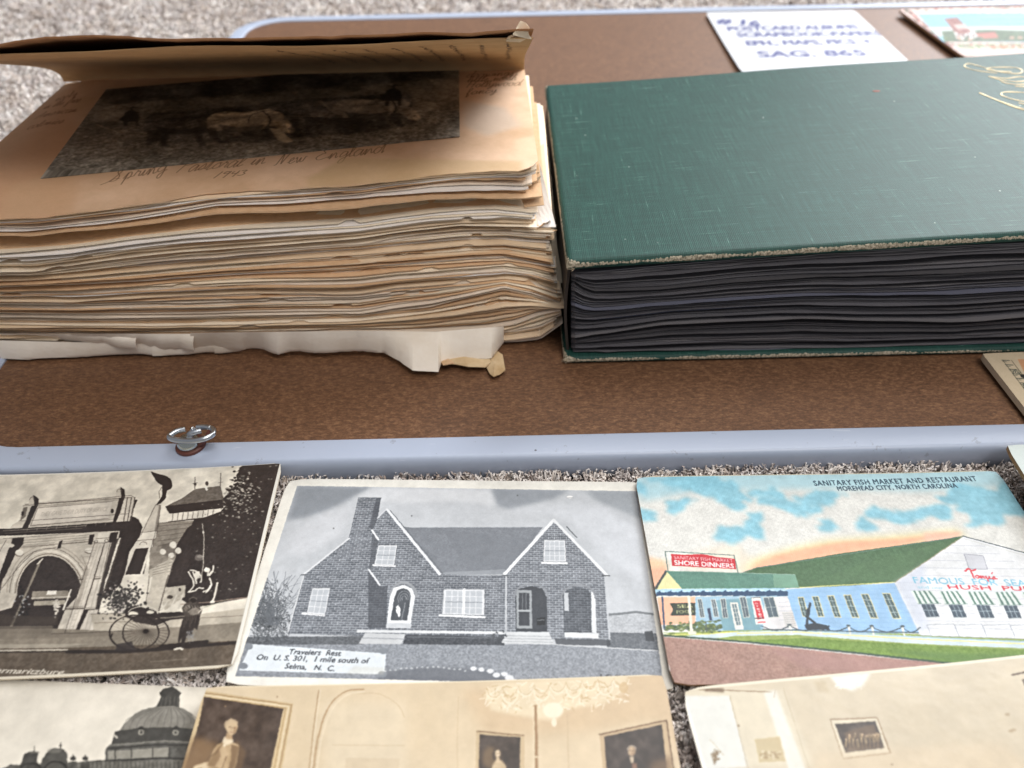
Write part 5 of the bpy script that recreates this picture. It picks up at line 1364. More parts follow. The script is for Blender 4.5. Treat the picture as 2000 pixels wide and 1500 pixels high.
# ---- fish market
def card_market():
    P = Print(*frame_of(.0465, .2287, -.0007, .005), .005, (226, 226, 222))
    nz = (fbm(P.H, P.W, 5, 3) - .5) * 16
    P.crop(1220, 880, 2.564)
    P.a += nz[..., None]
    BL = (136, 199, 220); SK = np.zeros((P.H, P.W)); mott = (fbm(P.H, P.W, 16, 4) - .5) * 60
    P.soft([(55, 130), (1890, 92), (1960, 170), (1500, 200), (1000, 190), (400, 200), (80, 260)], (170, 214, 228), 26, .8)
    for cx, cy, rx, ry in ((285, 285, 62, 34), (500, 215, 120, 40), (90, 220, 40, 60), (420, 185, 80, 28), (590, 250, 60, 36), (850, 275, 110, 22), (1010, 245, 110, 26), (690, 360, 62, 22), (620, 420, 60, 40), (600, 460, 55, 30),
                           (760, 225, 80, 18), (1020, 362, 46, 20), (1250, 370, 50, 22), (1340, 310, 60, 24), (1450, 300, 80, 24), (1530, 285, 70, 26), (1660, 215, 90, 40), (1780, 250, 110, 50), (1820, 330, 70, 40),
                           (130, 345, 44, 44), (170, 370, 40, 20), (1770, 370, 40, 20), (1880, 200, 70, 50), (300, 150, 120, 24), (1950, 280, 60, 60)):
        b = P._poly(P.M([(cx + rx * 1.15 * math.cos(q), cy + ry * 1.2 * math.sin(q)) for q in np.linspace(0, 6.28, 20)]))
        if b is not None: SK[b[1]:b[1] + b[2].shape[0], b[0]:b[0] + b[2].shape[1]] = np.maximum(SK[b[1]:b[1] + b[2].shape[0], b[0]:b[0] + b[2].shape[1]], b[2])
    r0 = 14 * P.px; SK = boxblur(boxblur(SK, r0), r0 * .8)
    yy0, xx0 = np.mgrid[0:P.H, 0:P.W]
    wx_ = (fbm(P.H, P.W, 110, 4) - .5) * 110; wy_ = (fbm(P.H, P.W, 110, 4) - .5) * 60
    SK = SK[np.clip(yy0 + wy_ + wx_ * .3, 0, P.H - 1).astype(int), np.clip(xx0 + wx_, 0, P.W - 1).astype(int)]
    SK = np.clip(SK * 1.5 + (fbm(P.H, P.W, 46, 5) - .5) * .55 * (SK > .02), 0, 1)
    P.put((0, 0, boxblur(boxblur(SK, 7), 7)), BL, .88, mott * .3)
    P.soft([(560, 620), (640, 555), (800, 505), (1000, 455), (1300, 430), (1680, 392), (1700, 430), (1300, 500), (900, 570)], (240, 222, 160), 30, 1)
    P.soft([(590, 622), (700, 545), (900, 490), (1100, 455), (1350, 440), (1640, 412), (1300, 500), (900, 570)], (240, 182, 150), 12, .95)
    P.soft([(1500, 408), (1690, 402), (1660, 440), (1500, 470)], (245, 190, 170), 10, .8)
    P.soft([(110, 540), (210, 560), (220, 640), (160, 700), (130, 640)], (241, 200, 160), 16, .9); P.soft([(130, 600), (200, 590), (215, 620), (150, 700)], (240, 180, 150), 10, .9)
    P.soft([(340, 620), (600, 610), (640, 560), (560, 470), (400, 500), (230, 560)], (240, 222, 196), 22, .5)
    # road, lawn, path
    P.poly([(185, 945), (700, 985), (1300, 1040), (1640, 1070), (2900, 1100), (2900, 1400), (200, 1400), (240, 1180)], (166, 132, 120), tex=nz * 1.4)
    P.soft([(700, 1000), (1300, 1050), (1650, 1075), (1300, 1130), (900, 1100)], (176, 138, 132), 14, .7)
    P.poly([(185, 925), (860, 900), (1480, 920), (2900, 960), (2900, 1045), (1640, 1068), (1100, 1010), (600, 965), (300, 945)], (150, 168, 92), tex=nz)
    P.poly([(600, 962), (900, 945), (1500, 975), (2900, 1030), (2900, 1085), (1640, 1070), (1100, 1012)], (116, 146, 62), tex=nz * 1.6)
    P.soft([(1300, 1000), (2900, 1050), (2900, 1085), (1640, 1065)], (90, 124, 62), 10, .7)
    P.poly([(300, 940), (560, 918), (860, 904), (1470, 930), (2900, 985), (2900, 1020), (1400, 965), (860, 930), (560, 938), (420, 955)], (206, 222, 224))
    P.line([(560, 926), (860, 916), (1470, 944), (2900, 998)], (236, 232, 150), 6); P.line([(190, 935), (420, 930), (560, 916)], (226, 222, 130), 5)
    P.line([(860, 908), (1470, 934), (2900, 984)], (166, 196, 214), 5)
    P.line([(186, 938), (600, 968), (1100, 1012), (1500, 1052), (1700, 1072)], (62, 84, 66), 11)
    # main block: green roof, blue side, white gable
    P.poly([(578, 623), (660, 592), (1100, 512), (1697, 424), (1352, 657), (1100, 682), (855, 692), (840, 630)], (74, 108, 72), tex=nz * 1.2)
    P.poly([(855, 692), (1352, 657), (1697, 424), (1640, 440), (1200, 560)], (88, 122, 80), .35)
    P.line([(578, 623), (660, 592), (1697, 424)], (110, 130, 118), 4); P.line([(856, 692), (1352, 658)], (226, 222, 150), 5)
    P.poly([(806, 700), (1352, 662), (1475, 915), (1200, 918), (860, 906)], (152, 190, 226), tex=nz * .4)
    for k in range(9): P.line([(812 + k * 7, 722 + k * 21), (1362 + k * 12, 686 + k * 25)], (128, 168, 210), 2, .7)
    P.poly([(1352, 657), (1697, 424), (2900, 760), (2900, 965), (1480, 925)], (228, 230, 233), tex=nz * .5)
    for k in range(12):
        y = 470 + k * 38; x0 = max(1352, 1697 - (y - 424) * 1.48) + max(0, (y - 657)) * .48
        P.line([(x0 + 6, y), (min(2280, 1720 + (y - 424) * 1.9), y + 4)], (178, 182, 196), 2.4, .8)
    P.soft([(1352, 657), (1500, 560), (1520, 900), (1475, 920)], (196, 204, 222), 14, .6)
    P.line([(1352, 657), (1697, 424)], (150, 150, 120), 5); P.line([(1697, 424), (2900, 752)], (70, 84, 92), 6); P.line([(1704, 438), (2900, 768)], (214, 216, 214), 6)
    P.poly([(1700, 514), (1796, 522), (1818, 590), (1726, 588)], (206, 208, 216)); P.line([(1700, 514), (1796, 522), (1818, 590), (1726, 588), (1700, 514)], (140, 142, 158), 3)
    P.line(catmull([(1706, 600), (1722, 588), (1738, 598), (1756, 592)]), (214, 60, 74), 9); P.line([(1734, 598), (1750, 634)], (214, 60, 74), 8)
    P.hand("ony", (1758, 634), (1836, 640), 28, (214, 60, 74), 6, 1, jit=.01, slant=.1); P.line([(1842, 606), (1840, 614)], (214, 60, 74), 5); P.hand("s", (1842, 640), (1866, 642), 28, (214, 60, 74), 6, 1, jit=.01, slant=.1)
    P.text("FAMOUS  FOR  SEAFOOD", (1452, 662), (2210, 680), 32, (132, 190, 216), weight=.01)
    P.text("and our", (1468, 688), (1600, 692), 14, (150, 200, 222))
    P.text("HUSH  PUPPIES", (1624, 690), (2190, 702), 22, (210, 50, 68), weight=.012)
    # awnings
    for k in range(7):
        x = 1432 + k * 138; y = 700 + k * 1.5
        P.poly([(x, y), (x + 104, y), (x + 150, y + 64), (x + 34, y + 66)], (218, 228, 224))
        for j in range(4): P.poly([(x + 12 + j * 25, y), (x + 22 + j * 25, y), (x + 56 + j * 29, y + 64), (x + 44 + j * 29, y + 65)], (100, 132, 122))
        P.line([(x + 34, y + 66), (x + 150, y + 64)], (120, 146, 140), 3)
        wx = x + 52; P.poly([(wx, y + 68), (wx + 66, y + 68), (wx + 92, y + 130), (wx + 26, y + 132)], (70, 86, 100))
        for j in (1, 2): P.line([(wx + j * 22, y + 68), (wx + 26 + j * 22, y + 132)], (190, 204, 212), 2.5)
        P.line([(wx + 10, y + 98), (wx + 80, y + 98)], (190, 204, 212), 2.5); P.line([(wx + 26, y + 136), (wx + 92, y + 134)], (190, 196, 200), 4)
    for k in range(6):
        x = 1512 + k * 140; P.line([(x + 22, 928), (x, 872), (x + 136, 866), (x + 160, 922)], (150, 156, 170), 2.6)
    P.line([(1480, 926), (2900, 962)], (150, 160, 150), 4)
    for k, x in enumerate((862, 934, 1010, 1092, 1180, 1286)):
        y = 738 - k * 5; w_ = 32 + k * 2; s_ = 26 + k * 6; h_ = 100 + k * 6
        P.poly([(x, y), (x + w_, y), (x + w_ + s_, y + h_), (x + s_, y + h_)], (222, 214, 170)); q = [(x + 5, y + 4), (x + w_ - 3, y + 4), (x + w_ + s_ - 6, y + h_ - 4), (x + s_ + 2, y + h_ - 4)]; P.poly(q, (78, 100, 104))
        P.line([((q[0][0] + q[1][0]) / 2, q[0][1]), ((q[2][0] + q[3][0]) / 2, q[2][1])], (196, 210, 210), 2.6)
        for j in (1, 2, 3): P.line([(x + 3 + s_ * j / 4, y + h_ * j / 4), (x + w_ + s_ * j / 4, y + h_ * j / 4)], (196, 210, 210), 2.6)
    # entrance wing
    P.poly([(162, 745), (350, 742), (350, 880), (180, 885)], (242, 186, 156)); P.poly([(350, 742), (640, 735), (815, 733), (866, 906), (355, 915)], (160, 192, 212), tex=nz * .4)
    P.poly([(455, 760), (640, 745), (680, 908), (490, 912)], (126, 166, 178)); P.poly([(700, 745), (812, 735), (866, 900), (690, 905)], (222, 220, 222))
    for k in range(6): P.line([(770, 745 + k * 22), (815 + k * 7, 742 + k * 22)], (170, 176, 190), 2)
    for q in ([(362, 755), (382, 753), (398, 846), (376, 848)], [(430, 756), (450, 754), (468, 842), (446, 844)], [(476, 752), (500, 750), (514, 846), (490, 848)], [(572, 742), (602, 740), (622, 842), (592, 846)], [(690, 742), (742, 740), (770, 840), (716, 844)]):
        P.poly(q, (92, 108, 118)); P.line([q[0], q[1], q[2], q[3], q[0]], (212, 214, 206), 3.5); c = np.array(q); P.line([tuple((c[0] + c[1]) / 2), tuple((c[2] + c[3]) / 2)], (200, 206, 204), 2.5); P.line([tuple((c[0] + c[3]) / 2), tuple((c[1] + c[2]) / 2)], (200, 206, 204), 2.5)
    P.poly([(524, 770), (562, 768), (594, 906), (550, 908)], (228, 228, 222)); P.poly([(534, 778), (556, 776), (578, 882), (556, 886)], (110, 132, 140)); P.line([(545, 777), (568, 884)], (224, 224, 218), 3)
    for j in range(4): P.line([(538 + j * 5, 800 + j * 22), (562 + j * 5, 798 + j * 22)], (224, 224, 218), 2.6)
    P.poly([(410, 800), (424, 798), (436, 860), (422, 862)], (60, 70, 96))
    P.poly([(222, 776), (350, 772), (352, 836), (226, 838)], (58, 66, 56)); P.poly([(222, 776), (240, 806), (226, 838)], (242, 186, 156)); P.text("SEA", (262, 798), (340, 796), 15, (220, 220, 160)); P.text("FOOD", (258, 826), (344, 824), 15, (220, 220, 160))
    P.poly([(630, 742), (676, 738), (708, 876), (654, 880)], (236, 234, 230)); P.poly([(640, 762), (672, 758), (698, 850), (662, 856)], (206, 56, 66))
    for j, ch in enumerate("OYSTER"): P.text(ch, (650 + j * 5, 778 + j * 14), (664 + j * 5, 777 + j * 14), 9, (240, 238, 234), weight=.03)
    P.line([(664, 870), (700, 866)], (214, 70, 84), 7); P.line([(650, 850), (690, 846)], (60, 60, 66), 5); P.line([(630, 746), (676, 742)], (60, 60, 66), 4)
    P.poly([(784, 815), (836, 812), (858, 892), (802, 894)], (210, 208, 206)); 
    for k in range(7): P.line([(788 + k * 3, 824 + k * 10), (838 + k * 3, 821 + k * 10)], (150, 150, 156), 2)
    # low roofs, sign, scalloped awning
    P.poly([(205, 614), (150, 706), (300, 698)], (226, 222, 168)); P.line([(205, 614), (150, 706)], (70, 76, 76), 12)
    P.poly([(205, 612), (700, 622), (850, 625), (872, 692), (790, 695), (285, 702)], (92, 138, 122), tex=nz * .8); P.poly([(740, 626), (852, 626), (872, 690), (745, 692)], (126, 168, 144), .8)
    P.line([(205, 612), (850, 625)], (150, 176, 160), 4)
    P.poly([(150, 706), (800, 694), (812, 712), (150, 726)], (170, 208, 228))
    for k in range(12):
        x = 155 + k * 55; P.poly([(x, 722 - k * .9), (x + 20, 712 - k * .9), (x + 38, 716 - k * .9), (x + 55, 722 - k * .9), (x + 55, 736 - k * .3), (x, 740 - k * .3)], (44, 78, 112))
        P.ell(x + 34, 716 - k, 13, 5, (190, 220, 236))
    P.line([(200, 513), (214, 612)], (104, 124, 118), 5); P.line([(200, 513), (545, 531)], (104, 124, 118), 5); P.line([(545, 531), (566, 620)], (104, 124, 118), 5)
    P.poly([(230, 527), (300, 530), (390, 526), (460, 540), (549, 549), (555, 601), (236, 586)], (206, 44, 56))
    P.text("SANITARY FISH MARKET", (246, 552), (540, 567), 17, (240, 220, 222), weight=.004); P.text("SHORE DINNERS", (248, 580), (545, 596), 23, (250, 242, 242), weight=.02)
    # hedges, lamp post, anchor, chain
    for _ in range(160):
        x = 190 + rng.random() * 300; P.ell(x, 895 + rng.normal(0, 14), 10, 6, ((92, 110, 66), (120, 134, 80), (74, 92, 66))[int(rng.random() * 3)], .85, n=7)
    P.line([(186, 745), (196, 905)], (62, 84, 112), 9); P.line([(318, 742), (332, 925)], (226, 224, 208), 13); P.ell(335, 925, 22, 10, (220, 220, 200))
    P.line([(402, 868), (408, 920)], (80, 90, 84), 5); P.line([(350, 870), (480, 862)], (86, 104, 84), 4)
    xs = (680, 822, 972, 1118, 1235, 1388, 1480)
    for a, b in zip(xs[:-1], xs[1:]): P.line(catmull([(a, 886), ((a + b) / 2, 910), (b, 886)]), (62, 78, 84), 5)
    for x in xs[1:-1]: P.line([(x, 880), (x + 10, 924)], (226, 228, 222), 9); P.ell(x, 880, 12, 5, (70, 84, 90))
    P.line([(690, 905), (1470, 912)], (70, 86, 84), 7, .8)
    P.line([(926, 770), (914, 830), (908, 895)], (44, 56, 66), 11); P.line([(906, 836), (990, 900)], (44, 56, 66), 13); P.poly([(895, 880), (950, 868), (1010, 880), (1026, 902), (910, 904)], (44, 56, 66)); P.line([(1000, 895), (1020, 884)], (44, 56, 66), 10)
    P.ell(915, 815, 10, 20, (44, 56, 66))
    P.text("SANITARY FISH MARKET AND RESTAURANT", (952, 174), (1768, 148), 25, (46, 74, 92), weight=.02, spacing=1.15)
    P.text("MOREHEAD CITY, NORTH CAROLINA", (1070, 199), (1670, 181), 23, (46, 74, 92), weight=.02, spacing=1.15)
    # linen relief catches a little ink
    yy, xx = np.mgrid[0:P.H, 0:P.W]
    P.a += (((xx + field(P.H, P.W, 60) * 6) % 6 < 1.6) * -7.0 + ((yy + field(P.H, P.W, 60) * 5) % 5 < 1.4) * -5.0)[..., None]
    P.finish(.4, 1, .04, 10); P.a[:3] = (214, 206, 180)
    m = card_material("linen_colour_print", P.image("market_print"), rough=.5, linen=True)
    o = make_card("postcard", P, lambda u, v: .0012 * v * (1 - u) + .0005 * np.cos(u * 4), MAT_KRAFT_EDGE, m, th=.0008)
    tag(o, "colour linen postcard of a fish market restaurant with green roof and blue sky", "postcard", "postcards laid out on the carpet")

# ---- domed building
def card_dome():
    c0 = at(0, 1327, .0035)[:2]; c1 = at(400, 1341, .0035)[:2]
    th = math.atan2(c1[1] - c0[1], c1[0] - c0[0]); d = np.array([math.cos(th), math.sin(th)])
    tr = c1 + d * .006; tl = tr - d * .140
    P = Print(*frame_of(tl[0], tl[1], th, .0035), .0035, (224, 217, 204), 8000)
    P.a += ((fbm(P.H, P.W, 90) - .5) * 10)[..., None]
    P.crop(0, 1280, 2.857)
    nz = (fbm(P.H, P.W, 9, 3) - .5) * 30
    P.poly([(905, 185), (958, 168), (1012, 205), (1000, 222), (996, 290), (862, 292), (895, 232), (888, 205)], (70, 68, 64), tex=nz * .5)
    P.line([(958, 168), (958, 180)], (70, 68, 64), 6)
    for k in range(5): P.line([(905 + k * 22, 228), (895 + k * 24, 285)], (128, 124, 116), 4, .7)
    P.poly(catmull([(655, 430), (700, 370), (770, 310), (870, 282), (1000, 284), (1070, 330), (1110, 400), (1120, 470)]) + [(640, 440)], (134, 130, 122), tex=nz * .5)
    for k in range(12):
        x = 680 + k * 37; P.line(catmull([(940 + (k - 6) * 11, 286), (x + 20 + (6 - k) * 3, 345), (x, 420)]), (84, 82, 76), 4, .65)
    P.poly([(640, 420), (780, 400), (940, 395), (1130, 410), (1140, 480), (900, 470), (620, 492)], (72, 70, 66), tex=nz * .4)
    for x in (785, 978): P.ell(x, 425, 17, 16, (150, 146, 136)); P.ell(x, 425, 8, 8, (70, 68, 64)); P.poly([(x - 35, 410), (x, 388), (x + 35, 408)], (60, 58, 54))
    P.line([(632, 440), (650, 455)], (190, 184, 172), 10)
    P.poly([(612, 492), (900, 470), (1150, 480), (1140, 620), (1100, 760), (590, 760), (585, 520)], (92, 90, 85), tex=nz)
    P.line([(600, 515), (900, 492), (1120, 500)], (60, 58, 54), 12); P.line([(610, 498), (900, 474), (1120, 482)], (150, 146, 136), 4)
    P.poly([(600, 530), (940, 508), (940, 565), (600, 575)], (146, 142, 132), tex=nz * .5)
    for x in (640, 730, 850, 940): P.line([(x, 510), (x, 575)], (60, 58, 54), 6)
    P.line([(480, 590), (900, 568), (1120, 576)], (52, 50, 47), 10)
    P.poly([(480, 590), (1100, 575), (1080, 900), (-80, 900), (-20, 640), (60, 610)], (110, 107, 100), tex=nz)
    for k in range(26): P.line([(490 + k * 24, 588), (490 + k * 24, 640)], (60, 58, 54), 5, .8)
    # minor towers
    P.poly([(90, 640), (120, 590), (135, 545), (190, 528), (212, 545), (205, 590), (230, 640)], (74, 72, 68), tex=nz * .5); P.line([(190, 505), (188, 530)], (90, 86, 80), 4)
    P.poly(catmull([(235, 575), (265, 535), (300, 515), (345, 520), (375, 548), (370, 580)]) + [(400, 640), (210, 640)], (84, 82, 77), tex=nz * .5); P.line([(336, 485), (338, 516)], (90, 86, 80), 5); P.ell(337, 500, 7, 7, (84, 80, 76))
    P.ell(300, 530, 40, 14, (130, 126, 118), .6, blur=4); P.ell(190, 538, 30, 6, (120, 116, 108), .8)
    P.arc(310, 630, 60, 40, 180, 360, (50, 48, 45), 12); P.arc(170, 640, 60, 40, 180, 360, (50, 48, 45), 10)
    for x in (405, 474): P.ell(x, 572, 17, 13, (70, 68, 64)); P.poly([(x - 22, 590), (x + 22, 588), (x + 26, 640), (x - 30, 640)], (78, 76, 71), tex=nz); P.line([(x, 552), (x, 565)], (70, 68, 64), 5)
    P.poly([(0, 640), (60, 605), (110, 620), (110, 700), (-60, 700)], (90, 87, 82), tex=nz)
    P.finish(.6, 1, .03, 10)
    m = card_material("faded_photo_print", P.image("dome_print"), rough=.35, spec=.5)
    o = make_card("postcard", P, lambda u, v: .0004 * np.cos(u * 3), MAT_CARD_EDGE, m)
    tag(o, "sepia photo postcard of a great dome with lantern and small cupolas, bottom left", "postcard", "postcards laid out on the carpet")

def portrait(P, q, seed):
    P.poly(q, (70, 56, 46), tex=(fbm(P.H, P.W, 30, 3) - .5) * 34)

# ---- drawing room with chandelier
def card_salon():
    P = Print(*frame_of(-.0956, .1425, .0045, .0062), .0062, (226, 208, 174))
    P.a += ((fbm(P.H, P.W, 120) - .5) * 7)[..., None]
    P.crop(350, 1280, 2)
    nz = (fbm(P.H, P.W, 24, 3) - .5) * 34
    P.soft([(1100, 130), (1900, 70), (1960, 440), (1860, 260), (1600, 300), (1200, 330)], (214, 188, 150), 30, .7)
    P.soft([(560, 180), (880, 180), (900, 700), (560, 700)], (232, 218, 188), 30, .8)
    # left canvas in its moulding
    P.poly([(85, 142), (446, 190), (398, 470), (330, 800), (-70, 800), (20, 330)], (216, 194, 152))
    P.line([(95, 152), (440, 196), (350, 660)], (168, 140, 98), 5); P.line([(100, 160), (428, 202), (345, 640)], (236, 220, 186), 5); P.line([(104, 170), (416, 208), (338, 620)], (172, 144, 100), 4)
    P.poly([(100, 168), (408, 210), (352, 470), (300, 720), (-60, 720), (40, 400), (80, 270)], (78, 62, 50), tex=nz)
    P.soft([(60, 320), (160, 350), (110, 460), (0, 700), (-20, 520)], (150, 120, 84), 16, .8)
    # a standing figure in a pale coat with a dark cloak thrown back
    P.soft([(226, 330), (262, 380), (240, 470), (200, 560), (150, 720), (60, 720), (120, 520), (190, 400)], (112, 88, 62), 6, .8)
    P.soft([(150, 352), (196, 336), (236, 356), (226, 420), (196, 500), (160, 700), (10, 700), (40, 470), (70, 432), (118, 420), (132, 380)], (196, 170, 130), 3, .95, tex=nz)
    P.soft([(60, 440), (104, 424), (118, 440), (100, 470), (62, 468)], (226, 206, 170), 3, .9)
    P.soft([(204, 352), (236, 360), (220, 430), (190, 500), (184, 470), (204, 410)], (132, 106, 76), 3, .9)
    P.soft([(140, 380), (158, 360), (164, 400), (140, 440), (110, 436)], (146, 118, 84), 3, .8)
    P.soft([(120, 452), (150, 440), (172, 470), (150, 560), (120, 620)], (150, 122, 88), 4, .7)
    for a_, b_ in (((170, 350), (150, 382)), ((150, 382), (122, 402)), ((186, 400), (160, 470)), ((120, 470), (90, 560)), ((60, 452), (92, 446))): P.line([a_, b_], (104, 80, 56), 3.5, .7)
    P.soft([(178, 322), (206, 326), (214, 342), (186, 356), (168, 344)], (236, 220, 188), 2, .95)
    P.soft([(186, 306), (208, 310), (210, 334), (182, 330)], (190, 162, 124), 2, .95)
    P.soft(catmull([(186, 268), (204, 256), (226, 266), (230, 286), (220, 308), (204, 316), (188, 302), (182, 284), (186, 268)]), (212, 188, 150), 2, .98)
    P.soft([(182, 262), (204, 250), (232, 262), (228, 274), (204, 266), (190, 276), (182, 288), (176, 274)], (200, 178, 144), 2, .85)
    P.line([(196, 284), (204, 285)], (96, 72, 52), 3, .9); P.line([(212, 287), (219, 288)], (96, 72, 52), 3, .9); P.line([(207, 288), (205, 297)], (150, 122, 90), 2.6, .9); P.line([(200, 304), (211, 305)], (136, 92, 68), 2.6, .8)
    P.soft([(218, 280), (230, 284), (220, 308), (210, 312)], (160, 130, 96), 2, .7)
    P.ell(178, 356, 6, 5, (240, 226, 196), .9)
    for x in (390, 80, 190): P.ell(x + rng.normal(0, 8), 200 + rng.normal(0, 14), 4, 4, (160, 134, 104), .7)
    # panel mouldings
    P.line([(545, 136), (530, 240), (480, 700)], (178, 150, 112), 4); P.line([(552, 136), (537, 240), (487, 700)], (236, 222, 192), 4)
    P.line(catmull([(720, 132), (660, 138), (610, 170), (575, 220), (548, 300), (530, 400), (500, 700)]), (186, 158, 120), 7)
    P.line(catmull([(720, 142), (668, 150), (622, 180), (588, 230), (560, 310), (542, 410), (512, 700)]), (238, 224, 194), 5)
    P.line(catmull([(700, 150), (780, 150), (850, 190), (880, 240)]), (206, 184, 148), 3, .8); P.line([(1090, 160), (1085, 340), (1090, 700)], (206, 184, 148), 4, .6)
    P.line([(600, 350), (880, 352)], (210, 190, 156), 4, .6); P.poly([(650, 400), (860, 402), (860, 600), (640, 600)], (214, 196, 164), .5)
    # chandelier
    P.soft([(1190, 150), (1230, 110), (1750, 80), (1745, 140), (1660, 190), (1500, 215), (1470, 260), (1380, 245), (1220, 215)], (240, 226, 192), 9, .8)
    for _ in range(190):
        x = 1190 + rng.random() * 560; y = 100 + rng.random() * (125 - abs(x - 1420) * .12)
        a = rng.random() * 3.14; l = 10 + rng.random() * 16
        P.line([(x, y), (x + l * math.cos(a), y + l * math.sin(a))], ((247, 236, 206), (205, 178, 132), (250, 244, 222))[int(rng.random() * 3)], 4.5, .75)
    for k in range(9): P.arc(1230 + k * 62, 130 + (k % 2) * 22 - k * 5, 30, 40, 10, 170, (248, 238, 210), 7, .8); P.arc(1230 + k * 62, 124 - k * 5, 30, 40, 10, 170, (196, 168, 122), 3, .6)
    P.ell(1460, 215, 40, 30, (250, 242, 216), .9, blur=4); P.ell(1464, 262, 10, 18, (248, 238, 210), .9); P.ell(1735, 130, 18, 22, (214, 186, 140), .8)
    P.line([(1390, 200), (1394, 330), (1400, 700)], (168, 136, 96), 13); P.line([(1384, 200), (1388, 700)], (240, 224, 190), 4); P.line([(1515, 230), (1520, 440), (1525, 700)], (206, 184, 148), 4, .7); P.line([(1380, 398), (1412, 396)], (232, 214, 180), 6)
    # two framed portraits
    P.poly([(1160, 292), (1348, 310), (1346, 700), (1150, 700)], (206, 184, 146)); P.line([(1164, 296), (1346, 314)], (130, 104, 72), 5); P.poly([(1172, 308), (1332, 320), (1326, 700), (1164, 700)], (64, 50, 40), tex=nz)
    P.ell(1216, 400, 34, 46, (126, 102, 70), .8, blur=10)
    P.soft([(1230, 366), (1252, 362), (1262, 382), (1260, 410), (1226, 408), (1222, 384)], (74, 58, 44), 2, .95)
    P.soft([(1222, 430), (1240, 408), (1258, 408), (1276, 430), (1284, 520), (1214, 520)], (206, 184, 146), 2, .95, tex=nz)
    P.soft([(1238, 398), (1250, 398), (1254, 420), (1234, 420)], (214, 192, 156), 1, .95); P.ell(1243, 384, 10, 15, (226, 206, 172), .98, blur=1)
    P.line([(1238, 383), (1241, 383)], (100, 76, 56), 2.4); P.line([(1246, 383), (1249, 383)], (100, 76, 56), 2.4); P.line([(1241, 392), (1246, 392)], (150, 100, 76), 2); P.line([(1232, 440), (1262, 446)], (150, 124, 92), 3, .7)
    P.poly([(1640, 308), (1902, 256), (1950, 700), (1680, 700)], (200, 176, 140)); P.line([(1640, 312), (1902, 260), (1955, 640)], (120, 94, 66), 6); P.poly([(1658, 320), (1884, 276), (1930, 700), (1690, 700)], (60, 48, 42), tex=nz)
    P.soft([(1840, 420), (1920, 400), (1940, 700), (1800, 700)], (128, 100, 70), 14, .7)
    P.soft([(1752, 398), (1780, 398), (1816, 430), (1836, 560), (1694, 560), (1722, 425)], (44, 34, 30), 2, .95)
    P.ell(1766, 378, 14, 20, (196, 172, 140), .98, blur=1); P.arc(1766, 374, 16, 18, 185, 355, (186, 174, 156), 4, .9); P.soft([(1770, 362), (1780, 372), (1778, 392), (1770, 396)], (150, 124, 96), 2, .7)
    P.line([(1758, 376), (1762, 376)], (84, 62, 46), 2.4); P.line([(1770, 376), (1774, 376)], (84, 62, 46), 2.4); P.line([(1766, 377), (1766, 384)], (140, 112, 84), 2.4); P.line([(1761, 390), (1771, 390)], (120, 80, 62), 2)
    P.soft([(1758, 400), (1776, 400), (1772, 424), (1764, 424)], (214, 196, 168), 1, .9); P.soft([(1766, 426), (1786, 424), (1790, 470), (1770, 470)], (150, 112, 90), 2, .8)
    P.a *= (.92, .91, .92); P.finish(.4, 1, .02, 7); P.a[:3] = (226, 212, 184)
    m = card_material("warm_sepia_print", P.image("salon_print"), rough=.35, spec=.5)
    o = make_card("postcard", P, lambda u, v: .0010 * (2 * u - 1) ** 2, MAT_KRAFT_EDGE, m, th=.0006, round_r=.002)
    tag(o, "warm sepia photo postcard of a salon with chandelier and three dark portraits", "postcard", "postcards laid out on the carpet")

